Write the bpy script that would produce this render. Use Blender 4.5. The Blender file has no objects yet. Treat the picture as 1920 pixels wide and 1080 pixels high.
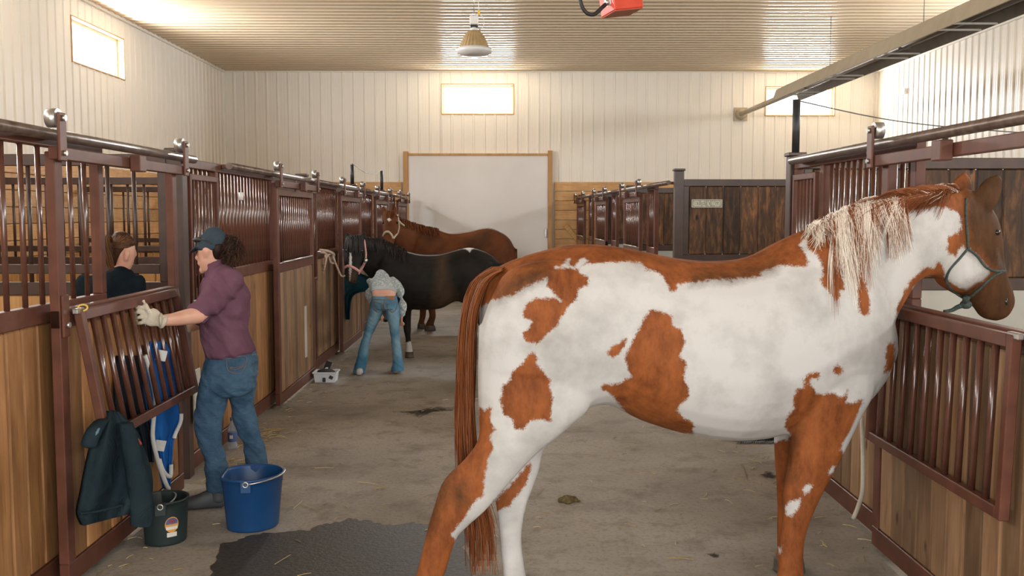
import bpy, bmesh, math, random
import numpy as np
from mathutils import Vector, Matrix
from mathutils.bvhtree import BVHTree
from mathutils import noise as noise3

random.seed(7)
rng = np.random.default_rng(7)
SC = bpy.context.scene
COL = SC.collection

# ------------------------------------------------------------------ camera
F, VX, VY, CH = 1800.0, 945.0, 403.0, 1.72
pitch = math.atan((540 - VY) / F)
yaw = math.atan((960 - VX) / math.hypot(F, 540 - VY))
RM = Matrix.Rotation(-yaw, 3, 'Z') @ Matrix.Rotation(math.pi / 2 - pitch, 3, 'X')
CAMP = Vector((0, 0, CH))
cam = bpy.data.cameras.new('camera')
cam.sensor_width = 36.0
cam.lens = F / 1920 * 36
cam.clip_start = 0.05
camo = bpy.data.objects.new('camera', cam)
camo.location = CAMP
camo.rotation_euler = RM.to_euler()
COL.objects.link(camo)
SC.camera = camo

# ------------------------------------------------------------------ world, daylight, exposure
W = bpy.data.worlds.new('world')
SC.world = W
W.use_nodes = True
bg = W.node_tree.nodes['Background']
bg.inputs[0].default_value = (0.93, 0.97, 1.0, 1)
bg.inputs[1].default_value = 2.0
SC.view_settings.view_transform = 'Standard'
SC.view_settings.look = 'None'
SC.view_settings.gamma = 1.0
SC.view_settings.use_curve_mapping = False
SC.view_settings.exposure = 0.72
SC.cycles.max_bounces = 10
SC.cycles.diffuse_bounces = 6
SC.cycles.use_denoising = True
SC.cycles.sample_clamp_indirect = 6.0


def area_light(name, loc, rot, sx, sy, power, color=(1, 1, 1)):
    l = bpy.data.lights.new(name, 'AREA')
    l.shape = 'RECTANGLE'
    l.size, l.size_y, l.energy, l.color = sx, sy, power, color
    o = bpy.data.objects.new(name, l)
    o.location, o.rotation_euler = loc, rot
    COL.objects.link(o)
    return o


# daylight of the open barn door behind the photographer
area_light('daylight', (0.9, -3.9, 2.15), (math.radians(90), 0, 0), 8.0, 4.2, 200, (1.0, 0.98, 0.95))

# daylight of every window in the barn, just outside its pane
for y_, p_ in ((14.265, 165), (10.35, 150), (6.5, 115), (2.6, 100), (-1.3, 100)):
    area_light('window_daylight', (-6.12, y_, 4.12), (0, math.radians(-90), 0), 0.62, 1.75, p_)
    area_light('window_daylight', (8.09, y_ - 1.3, 4.12), (0, math.radians(90), 0), 0.62, 1.75, p_ * 0.85)
area_light('window_daylight', (-0.57, 20.74, 4.13), (math.radians(-90), 0, 0), 1.5, 0.6, 160)
area_light('window_daylight', (6.3, 20.74, 4.1), (math.radians(-90), 0, 0), 1.4, 0.6, 160)

# ------------------------------------------------------------------ helpers


class Plane:
    """vertical plane a figure stands in; pt(x, y, d) is the point seen at pixel x, y, d metres behind it"""

    def __init__(s, p0, p1=None):
        s.p = Vector((p0[0], p0[1], 0))
        u = Vector((p1[0] - p0[0], p1[1] - p0[1], 0)).normalized() if p1 else Vector((1, 0, 0))
        s.n = Vector((-u.y, u.x, 0))

    def pt(s, x, y, d=0.0):
        r = ray(x, y)
        t = ((s.p + s.n * d) - CAMP).dot(s.n) / r.dot(s.n)
        return CAMP + r * t


def ray(x, y):
    return RM @ Vector(((x - 960) / F, -(y - 540) / F, -1.0))


def onY(x, y, Y):
    r = ray(x, y)
    return CAMP + r * (Y / r.y)


def onX(x, y, X):
    r = ray(x, y)
    return CAMP + r * (X / r.x)


def onZ(x, y, z=0.0):
    r = ray(x, y)
    return CAMP + r * ((z - CH) / r.z)


RT = np.array(RM.transposed())


def project(P):
    q = (np.asarray(P) - np.array(CAMP)) @ RT.T
    return np.stack([960 + F * q[:, 0] / -q[:, 2], 540 - F * q[:, 1] / -q[:, 2]], 1)


def tag(o, label=None, cat=None, group=None, kind=None):
    if label:
        o['label'] = label
    if cat:
        o['category'] = cat
    if group:
        o['group'] = group
    if kind:
        o['kind'] = kind
    return o


def link(name, data, parent=None, loc=(0, 0, 0), rot=(0, 0, 0)):
    o = bpy.data.objects.new(name, data)
    COL.objects.link(o)
    o.parent = parent
    o.location, o.rotation_euler = loc, rot
    return o


def empty(name, loc=(0, 0, 0), rz=0.0):
    o = link(name, None, None, loc, (0, 0, rz))
    o.empty_display_size = 0.1
    return o


def mesh_from(name, verts, faces, mat=None, smooth=False):
    me = bpy.data.meshes.new(name)
    me.from_pydata([tuple(v) for v in verts], [], faces)
    if mat:
        me.materials.append(mat)
    if smooth:
        me.shade_smooth()
    me.update()
    return me


_cache = {}


def box_mesh(sx, sy, sz, mat, bev=0.004):
    k = ('b', round(sx, 4), round(sy, 4), round(sz, 4), mat.name, bev)
    if k not in _cache:
        bm = bmesh.new()
        bmesh.ops.create_cube(bm, size=1.0)
        bmesh.ops.scale(bm, vec=(sx, sy, sz), verts=bm.verts)
        b = min(bev, 0.3 * min(sx, sy, sz))
        if b > 0:
            bmesh.ops.bevel(bm, geom=list(bm.edges), offset=b, segments=1, affect='EDGES')
        me = bpy.data.meshes.new('box')
        bm.to_mesh(me)
        bm.free()
        me.materials.append(mat)
        _cache[k] = me
    return _cache[k]


def box(name, lo, hi, mat, parent=None, bev=0.004, rot=(0, 0, 0)):
    lo, hi = Vector(lo), Vector(hi)
    s = hi - lo
    return link(name, box_mesh(abs(s.x), abs(s.y), abs(s.z), mat, bev), parent, (lo + hi) / 2, rot)


def boxes_mesh(name, lst, mat, bev=0.004):
    """several boxes welded in one mesh (a frame)"""
    bm = bmesh.new()
    for lo, hi in lst:
        lo, hi = Vector(lo), Vector(hi)
        g = bmesh.ops.create_cube(bm, size=1.0)
        bmesh.ops.scale(bm, vec=hi - lo, verts=g['verts'])
        bmesh.ops.translate(bm, vec=(lo + hi) / 2, verts=g['verts'])
    bmesh.ops.bevel(bm, geom=list(bm.edges), offset=bev, segments=1, affect='EDGES')
    me = bpy.data.meshes.new(name)
    bm.to_mesh(me)
    bm.free()
    me.materials.append(mat)
    return me


def rod_mesh(r, L, mat, seg=10, axis='Z'):
    k = ('r', round(r, 4), round(L, 4), mat.name, seg, axis)
    if k not in _cache:
        bm = bmesh.new()
        bmesh.ops.create_cone(bm, cap_ends=True, segments=seg, radius1=r, radius2=r, depth=L)
        if axis == 'X':
            bmesh.ops.rotate(bm, matrix=Matrix.Rotation(math.pi / 2, 3, 'Y'), verts=bm.verts)
        if axis == 'Y':
            bmesh.ops.rotate(bm, matrix=Matrix.Rotation(math.pi / 2, 3, 'X'), verts=bm.verts)
        for f in bm.faces:
            f.smooth = len(f.verts) == 4
        me = bpy.data.meshes.new('rod')
        bm.to_mesh(me)
        bm.free()
        me.materials.append(mat)
        _cache[k] = me
    return _cache[k]


def tube(pts, r, seg=8, r1=None, closed=False):
    """verts, faces of a tube through points"""
    P = [Vector(p) for p in pts]
    n = len(P)
    V, Fc = [], []
    prev = None
    for i, p in enumerate(P):
        if closed:
            t = (P[(i + 1) % n] - P[i - 1]).normalized()
        else:
            t = (P[min(i + 1, n - 1)] - P[max(i - 1, 0)]).normalized()
        a = prev if prev is not None else (Vector((0, 0, 1)) if abs(t.z) < 0.9 else Vector((1, 0, 0)))
        a = (a - t * a.dot(t)).normalized()
        b = t.cross(a)
        prev = a
        rr = r if r1 is None else r + (r1 - r) * i / (n - 1)
        for k in range(seg):
            th = 2 * math.pi * k / seg
            V.append(p + (a * math.cos(th) + b * math.sin(th)) * rr)
    m = n if closed else n - 1
    for i in range(m):
        for k in range(seg):
            j = (i + 1) % n
            Fc.append((i * seg + k, i * seg + (k + 1) % seg, j * seg + (k + 1) % seg, j * seg + k))
    if not closed:
        Fc.append(tuple(range(seg))[::-1])
        Fc.append(tuple(range((n - 1) * seg, n * seg)))
    return V, Fc


def spline(pts, k=6):
    P = [np.array(p, float) for p in pts]
    out = []
    for i in range(len(P) - 1):
        p0, p1, p2, p3 = P[max(i - 1, 0)], P[i], P[i + 1], P[min(i + 2, len(P) - 1)]
        for j in range(k):
            t = j / k
            out.append(0.5 * (2 * p1 + (p2 - p0) * t + (2 * p0 - 5 * p1 + 4 * p2 - p3) * t * t + (3 * p1 - p0 - 3 * p2 + p3) * t ** 3))
    out.append(P[-1])
    return out


def join(parts):
    V, Fc = [], []
    for v, f in parts:
        o = len(V)
        V += [Vector(p) for p in v]
        Fc += [tuple(i + o for i in q) for q in f]
    return V, Fc


def shift(V, base):
    b = Vector(base)
    return [Vector(v) - b for v in V]


def tube_obj(name, pts, r, mat, parent=None, base=(0, 0, 0), k=6, seg=8, r1=None):
    v, f = tube(spline(pts, k) if k else pts, r, seg, r1)
    return link(name, mesh_from(name, shift(v, base), f, mat, True), parent, (0, 0, 0) if parent else base)


def lathe(prof, seg=28, c=(0, 0), sx=1, sy=1):
    V, Fc = [], []
    for r, z in prof:
        for k in range(seg):
            a = 2 * math.pi * k / seg
            V.append(Vector((c[0] + r * math.cos(a) * sx, c[1] + r * math.sin(a) * sy, z)))
    for i in range(len(prof) - 1):
        for k in range(seg):
            Fc.append((i * seg + k, i * seg + (k + 1) % seg, (i + 1) * seg + (k + 1) % seg, (i + 1) * seg + k))
    return V, Fc


# --- lofted bodies: a ring is (centre, half axis u, half axis v)
def pxring(pl, r, m=None):
    ax, ay, bx, by, w = r[:5]
    d = r[5] if len(r) > 5 else 0.0
    if m:
        (ax, ay), (bx, by) = m(ax, ay), m(bx, by)
    A, B = pl.pt(ax, ay, d), pl.pt(bx, by, d)
    return ((A + B) / 2, (A - B) / 2, pl.n * w)


def loft(rings, k=4, seg=20, sq=2.15, scale=1.0, cap=0.45):
    R = [np.concatenate([np.array(c), np.array(u) * scale, np.array(v) * scale]) for c, u, v in rings]
    S = spline(R, k) if k > 1 else R
    V, Fc = [], []
    e = 2.0 / sq

    def ring(s, f=1.0, off=None):
        c, u, v = s[:3], s[3:6], s[6:9]
        if off is not None:
            c = c + off
        for q in range(seg):
            a = 2 * math.pi * q / seg
            ca, sa = math.cos(a), math.sin(a)
            V.append(Vector(c + u * f * math.copysign(abs(ca) ** e, ca) + v * f * math.copysign(abs(sa) ** e, sa)))
    def rad(s):
        return min(np.linalg.norm(s[3:6]), np.linalg.norm(s[6:9]))
    d0 = S[0][:3] - S[1][:3]
    d0 = d0 / (np.linalg.norm(d0) + 1e-9) * rad(S[0]) * cap
    d1 = S[-1][:3] - S[-2][:3]
    d1 = d1 / (np.linalg.norm(d1) + 1e-9) * rad(S[-1]) * cap
    ring(S[0], 0.35, d0)
    ring(S[0], 0.75, d0 * 0.7)
    for s in S:
        ring(s)
    ring(S[-1], 0.75, d1 * 0.7)
    ring(S[-1], 0.35, d1)
    n = len(V) // seg
    for i in range(n - 1):
        for q in range(seg):
            Fc.append((i * seg + q, i * seg + (q + 1) % seg, (i + 1) * seg + (q + 1) % seg, (i + 1) * seg + q))
    Fc.append(tuple(range(seg))[::-1])
    Fc.append(tuple(range((n - 1) * seg, n * seg)))
    return V, Fc


def chain(pl, rows, m=None, **kw):
    return loft([pxring(pl, r, m) for r in rows], **kw)


def ball(c, r, sx=1, sy=1, sz=1, seg=12):
    V, Fc = [], []
    c = Vector(c)
    for i in range(1, seg):
        th = math.pi * i / seg
        for q in range(seg):
            a = 2 * math.pi * q / seg
            V.append(c + Vector((math.sin(th) * math.cos(a) * sx, math.sin(th) * math.sin(a) * sy, math.cos(th) * sz)) * r)
    for i in range(seg - 2):
        for q in range(seg):
            Fc.append((i * seg + q, i * seg + (q + 1) % seg, (i + 1) * seg + (q + 1) % seg, (i + 1) * seg + q))
    Fc.append(tuple(range(seg))[::-1])
    Fc.append(tuple(range((seg - 2) * seg, (seg - 1) * seg)))
    return V, Fc


def fuse(name, parts, voxel, smooth=4, mat=None, base=(0, 0, 0)):
    """union of overlapping closed pieces as one continuous smooth mesh"""
    V, Fc = join(parts)
    me = mesh_from('tmp', V, Fc)
    o = link('tmp', me)
    m = o.modifiers.new('r', 'REMESH')
    m.mode = 'VOXEL'
    m.voxel_size = voxel
    if smooth:
        s = o.modifiers.new('s', 'SMOOTH')
        s.factor, s.iterations = 0.5, smooth
    bpy.context.view_layer.update()
    dg = bpy.context.evaluated_depsgraph_get()
    out = bpy.data.meshes.new_from_object(o.evaluated_get(dg))
    bpy.data.objects.remove(o)
    out.name = name
    out.materials.clear()
    if mat:
        out.materials.append(mat)
    n = len(out.vertices)
    co = np.empty(n * 3, np.float32)
    out.vertices.foreach_get('co', co)
    world = co.reshape(-1, 3).astype(float)
    out.vertices.foreach_set('co', (world - np.array(base)).astype(np.float32).ravel())
    out.shade_smooth()
    out.update()
    return out, world


def wrinkle(me, amp, fr=(9, 9, 14), seed=0.0):
    """real cloth folds: ridged noise along the normals"""
    nv = [v.normal.copy() for v in me.vertices]
    for v, n in zip(me.vertices, nv):
        p = Vector((v.co.x * fr[0] + seed, v.co.y * fr[1], v.co.z * fr[2] + 1.7 * v.co.x * fr[0]))
        a = noise3.noise(p)
        b = noise3.noise(p * 2.1 + Vector((5, 1, 3)))
        v.co += n * amp * ((0.55 - abs(a) * 1.9) + (0.3 - abs(b)) * 0.6)
    me.update()


def bvh_of(me, base):
    b = Vector(base)
    return BVHTree.FromPolygons([v.co + b for v in me.vertices], [tuple(p.vertices) for p in me.polygons])


def snap(bvh, x, y, off=0.01, default=None):
    r = ray(x, y).normalized()
    h = bvh.ray_cast(CAMP, r)
    if h[0] is None:
        return default
    return h[0] - r * off


def sheet(pl, rows, amp=0.02, folds=5, nu=30, nv=26, th=0.008, d=0.0, seed=0, m=None, base=(0, 0, 0), skew=0.6):
    """hanging cloth: rows are (x left, x right, y[, d]) from top to bottom"""
    rows = [r if len(r) == 5 else (r[0], r[2], r[1], r[2], r[3] if len(r) > 3 else 0.0) for r in rows]
    R = np.array([[*(m(r[0], r[1]) if m else r[:2]), *(m(r[2], r[3]) if m else r[2:4]), r[4]] for r in rows], float)
    S = np.array(spline(R, max(2, nv // (len(rows) - 1))))
    rs = np.random.default_rng(seed)
    ph, ph2 = rs.uniform(0, 6, 2)
    V, N = [], len(S)
    for i, s in enumerate(S):
        t = i / (N - 1)
        for j in range(nu):
            q = j / (nu - 1)
            x, y = s[0] + (s[2] - s[0]) * q, s[1] + (s[3] - s[1]) * q
            w = math.sin(q * folds * 2 * math.pi + ph + skew * t * 3) + 0.45 * math.sin(q * folds * 4.3 + ph2 + t * 4) + 0.25 * math.sin(t * 9 + q * 5 + ph)
            V.append(pl.pt(x, y, d + s[4] + amp * w * (0.35 + 0.65 * t)))
    Fc = [(i * nu + j, i * nu + j + 1, (i + 1) * nu + j + 1, (i + 1) * nu + j) for i in range(N - 1) for j in range(nu - 1)]
    n0 = len(V)
    V2 = [v + pl.n * th for v in V]
    F2 = [tuple(q + n0 for q in f)[::-1] for f in Fc]
    rim = [j for j in range(nu)] + [i * nu + nu - 1 for i in range(1, N)] + [(N - 1) * nu + j for j in range(nu - 2, -1, -1)] + [i * nu for i in range(N - 2, 0, -1)]
    F3 = [(rim[i], rim[(i + 1) % len(rim)], rim[(i + 1) % len(rim)] + n0, rim[i] + n0)[::-1] for i in range(len(rim))]
    return shift(V + V2, base), Fc + F2 + F3


def strands(name, curves, r0, r1, tints, mat, base=(0, 0, 0)):
    V, Fc, T = [], [], []
    for P, tn in zip(curves, tints):
        n = len(P)
        o = len(V)
        for i, p in enumerate(P):
            p = Vector(p)
            t = (Vector(P[min(i + 1, n - 1)]) - Vector(P[max(i - 1, 0)])).normalized()
            a = t.cross(Vector((0.3, 1, 0.2))).normalized()
            b = t.cross(a)
            rr = r0 + (r1 - r0) * i / (n - 1)
            for k in range(3):
                th = 2 * math.pi * k / 3
                V.append(p + (a * math.cos(th) + b * math.sin(th)) * rr)
                T.append(tn)
        for i in range(n - 1):
            for k in range(3):
                Fc.append((o + i * 3 + k, o + i * 3 + (k + 1) % 3, o + (i + 1) * 3 + (k + 1) % 3, o + (i + 1) * 3 + k))
    me = mesh_from(name, shift(V, base), Fc, mat, True)
    at = me.attributes.new('tint', 'FLOAT', 'POINT')
    at.data.foreach_set('value', np.array(T, np.float32))
    return me


# ------------------------------------------------------------------ materials
def new_mat(name, color=(0.5, 0.5, 0.5), rough=0.5, metal=0.0, spec=0.5):
    m = bpy.data.materials.new(name)
    m.use_nodes = True
    b = m.node_tree.nodes['Principled BSDF']
    b.inputs['Base Color'].default_value = (*color, 1)
    b.inputs['Roughness'].default_value = rough
    b.inputs['Metallic'].default_value = metal
    b.inputs['Specular IOR Level'].default_value = spec
    return m, m.node_tree, b


def nd(nt, typ, **kw):
    n = nt.nodes.new(typ)
    for k, v in kw.items():
        setattr(n, k, v)
    return n


def ramp(nt, stops, src=None):
    n = nt.nodes.new('ShaderNodeValToRGB')
    cr = n.color_ramp
    while len(cr.elements) < len(stops):
        cr.elements.new(0.5)
    for e, (p, c) in zip(cr.elements, stops):
        e.position = p
        e.color = (*c, 1)
    if src is not None:
        nt.links.new(src, n.inputs[0])
    return n


def coords(nt, scale=(1, 1, 1), kind='Object', rand=False):
    tc = nd(nt, 'ShaderNodeTexCoord')
    mp = nd(nt, 'ShaderNodeMapping')
    mp.inputs['Scale'].default_value = scale
    nt.links.new(tc.outputs[kind], mp.inputs['Vector'])
    if rand:
        oi = nd(nt, 'ShaderNodeObjectInfo')
        mu = nd(nt, 'ShaderNodeMath', operation='MULTIPLY')
        mu.inputs[1].default_value = 37.0
        nt.links.new(oi.outputs['Random'], mu.inputs[0])
        cx = nd(nt, 'ShaderNodeCombineXYZ')
        for i in range(3):
            nt.links.new(mu.outputs[0], cx.inputs[i])
        nt.links.new(cx.outputs[0], mp.inputs['Location'])
        return mp.outputs[0], oi.outputs['Random']
    return mp.outputs[0], None


def noise(nt, vec, scale, detail=3, rough=0.5, dist=0.0):
    n = nd(nt, 'ShaderNodeTexNoise')
    n.inputs['Scale'].default_value = scale
    n.inputs['Detail'].default_value = detail
    n.inputs['Roughness'].default_value = rough
    n.inputs['Distortion'].default_value = dist
    nt.links.new(vec, n.inputs['Vector'])
    return n.outputs['Fac']


def bump(nt, b, h, strength=0.3, dist=0.01):
    n = nd(nt, 'ShaderNodeBump')
    n.inputs['Strength'].default_value = strength
    n.inputs['Distance'].default_value = dist
    nt.links.new(h, n.inputs['Height'])
    nt.links.new(n.outputs[0], b.inputs['Normal'])


def mix(nt, fac, a, b, mode='MIX'):
    n = nd(nt, 'ShaderNodeMix', data_type='RGBA', blend_type=mode)
    for s, v in ((n.inputs[0], fac), (n.inputs[6], a), (n.inputs[7], b)):
        if hasattr(v, 'is_linked'):
            nt.links.new(v, s)
        elif isinstance(v, (int, float)):
            s.default_value = v
        else:
            s.default_value = (*v, 1)
    return n.outputs[2]


def mottled(name, c0, c1, scale=6, rough=0.6, bumps=0.0, bscale=None, rand=False, metal=0.0, stretch=(1, 1, 1), spec=0.5, detail=4):
    m, nt, b = new_mat(name, c0, rough, metal, spec)
    v, r = coords(nt, stretch, rand=rand)
    f = noise(nt, v, scale, detail)
    c = ramp(nt, [(0.3, c0), (0.7, c1)], f).outputs[0]
    nt.links.new(c, b.inputs['Base Color'])
    if bumps:
        bump(nt, b, noise(nt, v, bscale or scale * 5, 3), bumps, 0.01)
    return m


def wood(name, dark, mid, light, rough=0.55, axis=(14, 14, 0.9), vary=0.45, knots=True):
    m, nt, b = new_mat(name, mid, rough, 0, 0.35)
    v, r = coords(nt, axis, rand=True)
    f = noise(nt, v, 3.2, 6, 0.62, 0.6)
    c = ramp(nt, [(0.25, dark), (0.5, mid), (0.78, light)], f).outputs[0]
    v2, _ = coords(nt, (2.2, 2.2, 1.1), rand=True)
    f2 = noise(nt, v2, 2.6, 3, 0.5)
    c = mix(nt, ramp(nt, [(0.38, (0, 0, 0)), (0.68, (1, 1, 1))], f2).outputs[0], c, mix(nt, 0.5, c, dark), 'MIX')
    tone = ramp(nt, [(0.0, (1 - vary,) * 3), (1.0, (1 + vary,) * 3)], r)
    hs = nd(nt, 'ShaderNodeMath', operation='MULTIPLY_ADD')
    nt.links.new(r, hs.inputs[0])
    hs.inputs[1].default_value = 2 * vary
    hs.inputs[2].default_value = 1 - vary
    hv = nd(nt, 'ShaderNodeHueSaturation')
    nt.links.new(c, hv.inputs['Color'])
    nt.links.new(hs.outputs[0], hv.inputs['Value'])
    c = hv.outputs[0]
    if knots:
        v3, _ = coords(nt, (5.5, 5.5, 2.6), rand=True)
        vo = nd(nt, 'ShaderNodeTexVoronoi')
        vo.inputs['Scale'].default_value = 1.0
        nt.links.new(v3, vo.inputs['Vector'])
        kf = ramp(nt, [(0.05, (1, 1, 1)), (0.11, (0, 0, 0))], vo.outputs['Distance']).outputs[0]
        c = mix(nt, kf, c, tuple(x * 0.45 for x in dark))
    nt.links.new(c, b.inputs['Base Color'])
    bump(nt, b, f, 0.25, 0.004)
    return m


BROWN = mottled('brown powder coat', (0.082, 0.029, 0.017), (0.13, 0.047, 0.028), 9, 0.40, spec=0.35)
BARM = mottled('glossy brown bar', (0.068, 0.025, 0.016), (0.112, 0.042, 0.027), 9, 0.18, spec=0.9)
BROWN_D = mottled('dark brown powder coat', (0.045, 0.026, 0.021), (0.07, 0.038, 0.030), 9, 0.36, spec=0.6)
STEEL = mottled('worn zinc', (0.45, 0.44, 0.42), (0.6, 0.59, 0.56), 14, 0.32, metal=0.9)
PIPE = mottled('track pipe', (0.085, 0.052, 0.038), (0.19, 0.14, 0.11), 18, 0.36, metal=0.3)
STAIN = wood('stained pine planks', (0.19, 0.085, 0.031), (0.355, 0.172, 0.065), (0.48, 0.255, 0.112), 0.45, axis=(9, 9, 0.9), vary=0.4)
GREYW = wood('weathered stained planks', (0.14, 0.076, 0.038), (0.235, 0.137, 0.071), (0.32, 0.20, 0.11), 0.5, axis=(9, 9, 0.9), vary=0.38)
DARKW = wood('dark partition planks', (0.014, 0.008, 0.005), (0.07, 0.032, 0.013), (0.26, 0.115, 0.036), 0.5, axis=(7, 7, 1.6), vary=0.75)
PINE = wood('yellow pine', (0.42, 0.22, 0.085), (0.62, 0.36, 0.15), (0.70, 0.44, 0.20), 0.5, axis=(0.9, 0.9, 14), vary=0.12)
PINEV = wood('yellow pine upright', (0.36, 0.19, 0.07), (0.52, 0.29, 0.11), (0.60, 0.36, 0.15), 0.5, vary=0.08)
KICK = mottled('grey kickboard', (0.36, 0.35, 0.31), (0.46, 0.45, 0.40), 3, 0.7)
SIDING = mottled('cream steel siding', (0.80, 0.755, 0.67), (0.83, 0.79, 0.71), 1.5, 0.42, spec=0.4)
CEILM = mottled('cream ceiling steel', (0.60, 0.485, 0.34), (0.63, 0.515, 0.365), 1.5, 0.27, spec=0.5)
DOORW = mottled('white door skin', (0.68, 0.66, 0.64), (0.74, 0.72, 0.70), 1.2, 0.5)
BLACKRUB = mottled('black rubber', (0.012, 0.012, 0.013), (0.03, 0.03, 0.03), 20, 0.5)
ROPE = mottled('tan rope', (0.35, 0.24, 0.17), (0.55, 0.42, 0.32), 60, 0.8, 0.5, 150)
WIREM = mottled('thin wire', (0.08, 0.08, 0.08), (0.15, 0.15, 0.15), 10, 0.5)
SKIN = mottled('skin', (0.58, 0.30, 0.21), (0.64, 0.36, 0.26), 12, 0.5, 0.05, 120)
EYEM = mottled('dark eye', (0.008, 0.005, 0.004), (0.015, 0.01, 0.008), 10, 0.12)
HOOF = mottled('hoof horn', (0.05, 0.04, 0.03), (0.12, 0.09, 0.07), 20, 0.6)


def concrete():
    m, nt, b = new_mat('barn concrete', (0.17, 0.15, 0.125), 0.75, 0, 0.3)
    v, _ = coords(nt)
    a = noise(nt, v, 0.55, 6, 0.6, 0.4)
    c = ramp(nt, [(0.3, (0.21, 0.185, 0.152)), (0.52, (0.335, 0.30, 0.252)), (0.75, (0.43, 0.39, 0.335))], a).outputs[0]
    f = noise(nt, v, 3.5, 6, 0.7)
    c = mix(nt, ramp(nt, [(0.5, (0, 0, 0)), (0.72, (0.75, 0.75, 0.75))], f).outputs[0], c, (0.12, 0.10, 0.078))
    g = noise(nt, v, 40, 5, 0.7)
    c = mix(nt, ramp(nt, [(0.35, (0.5, 0.5, 0.5)), (0.5, (0, 0, 0))], g).outputs[0], c, (0.14, 0.122, 0.098))
    h = noise(nt, v, 150, 2, 0.6)
    c = mix(nt, ramp(nt, [(0.6, (0, 0, 0)), (0.7, (0.5, 0.5, 0.5))], h).outputs[0], c, (0.28, 0.25, 0.2))
    nt.links.new(c, b.inputs['Base Color'])
    bump(nt, b, g, 0.35, 0.006)
    return m


def wet():
    m, nt, b = new_mat('wet concrete', (0.045, 0.040, 0.033), 0.5, 0, 0.3)
    v, _ = coords(nt)
    g = noise(nt, v, 45, 5, 0.7)
    c = ramp(nt, [(0.3, (0.026, 0.023, 0.019)), (0.7, (0.085, 0.077, 0.064))], g).outputs[0]
    nt.links.new(c, b.inputs['Base Color'])
    bump(nt, b, g, 0.5, 0.008)
    return m


def glass():
    m = bpy.data.materials.new('window glass')
    m.use_nodes = True
    nt = m.node_tree
    nt.nodes.remove(nt.nodes['Principled BSDF'])
    t = nd(nt, 'ShaderNodeBsdfTransparent')
    g = nd(nt, 'ShaderNodeBsdfGlossy')
    g.inputs['Roughness'].default_value = 0.02
    mx = nd(nt, 'ShaderNodeMixShader')
    mx.inputs[0].default_value = 0.06
    nt.links.new(t.outputs[0], mx.inputs[1])
    nt.links.new(g.outputs[0], mx.inputs[2])
    nt.links.new(mx.outputs[0], nt.nodes['Material Output'].inputs[0])
    return m


def denim(name, base, light):
    m, nt, b = new_mat(name, base, 0.85, 0, 0.2)
    v, _ = coords(nt)
    f = noise(nt, v, 7, 5, 0.6)
    c = ramp(nt, [(0.35, base), (0.7, light)], f).outputs[0]
    g = noise(nt, v, 350, 2)
    c = mix(nt, ramp(nt, [(0.45, (0, 0, 0)), (0.65, (0.35, 0.35, 0.35))], g).outputs[0], c, light)
    nt.links.new(c, b.inputs['Base Color'])
    v2, _ = coords(nt, (1, 1, 2.2))
    bump(nt, b, noise(nt, v2, 16, 3, 0.5, 0.8), 0.45, 0.02)
    return m


def cloth(name, c0, c1, wr=0.4, scale=11):
    m, nt, b = new_mat(name, c0, 0.95, 0, 0.06)
    v, _ = coords(nt)
    f = noise(nt, v, 5, 4)
    nt.links.new(ramp(nt, [(0.3, c0), (0.7, c1)], f).outputs[0], b.inputs['Base Color'])
    bump(nt, b, noise(nt, v, scale, 3, 0.5, 1.2), wr, 0.02)
    return m


def knit():
    m, nt, b = new_mat('pale knit', (0.5, 0.52, 0.5), 0.95, 0, 0.2)
    v, _ = coords(nt)
    vo = nd(nt, 'ShaderNodeTexVoronoi')
    vo.inputs['Scale'].default_value = 45
    nt.links.new(v, vo.inputs['Vector'])
    nt.links.new(ramp(nt, [(0.1, (0.62, 0.66, 0.63)), (0.55, (0.30, 0.34, 0.34))], vo.outputs['Distance']).outputs[0], b.inputs['Base Color'])
    bump(nt, b, vo.outputs['Distance'], -0.6, 0.01)
    return m


def hair_mat(name, c0, c1, c2=None, rough=0.5):
    m, nt, b = new_mat(name, c0, rough, 0, 0.15)
    at = nd(nt, 'ShaderNodeAttribute', attribute_name='tint')
    st = [(0.0, c0), (0.5, c1), (1.0, c2 or c1)]
    nt.links.new(ramp(nt, st, at.outputs['Fac']).outputs[0], b.inputs['Base Color'])
    return m


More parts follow.
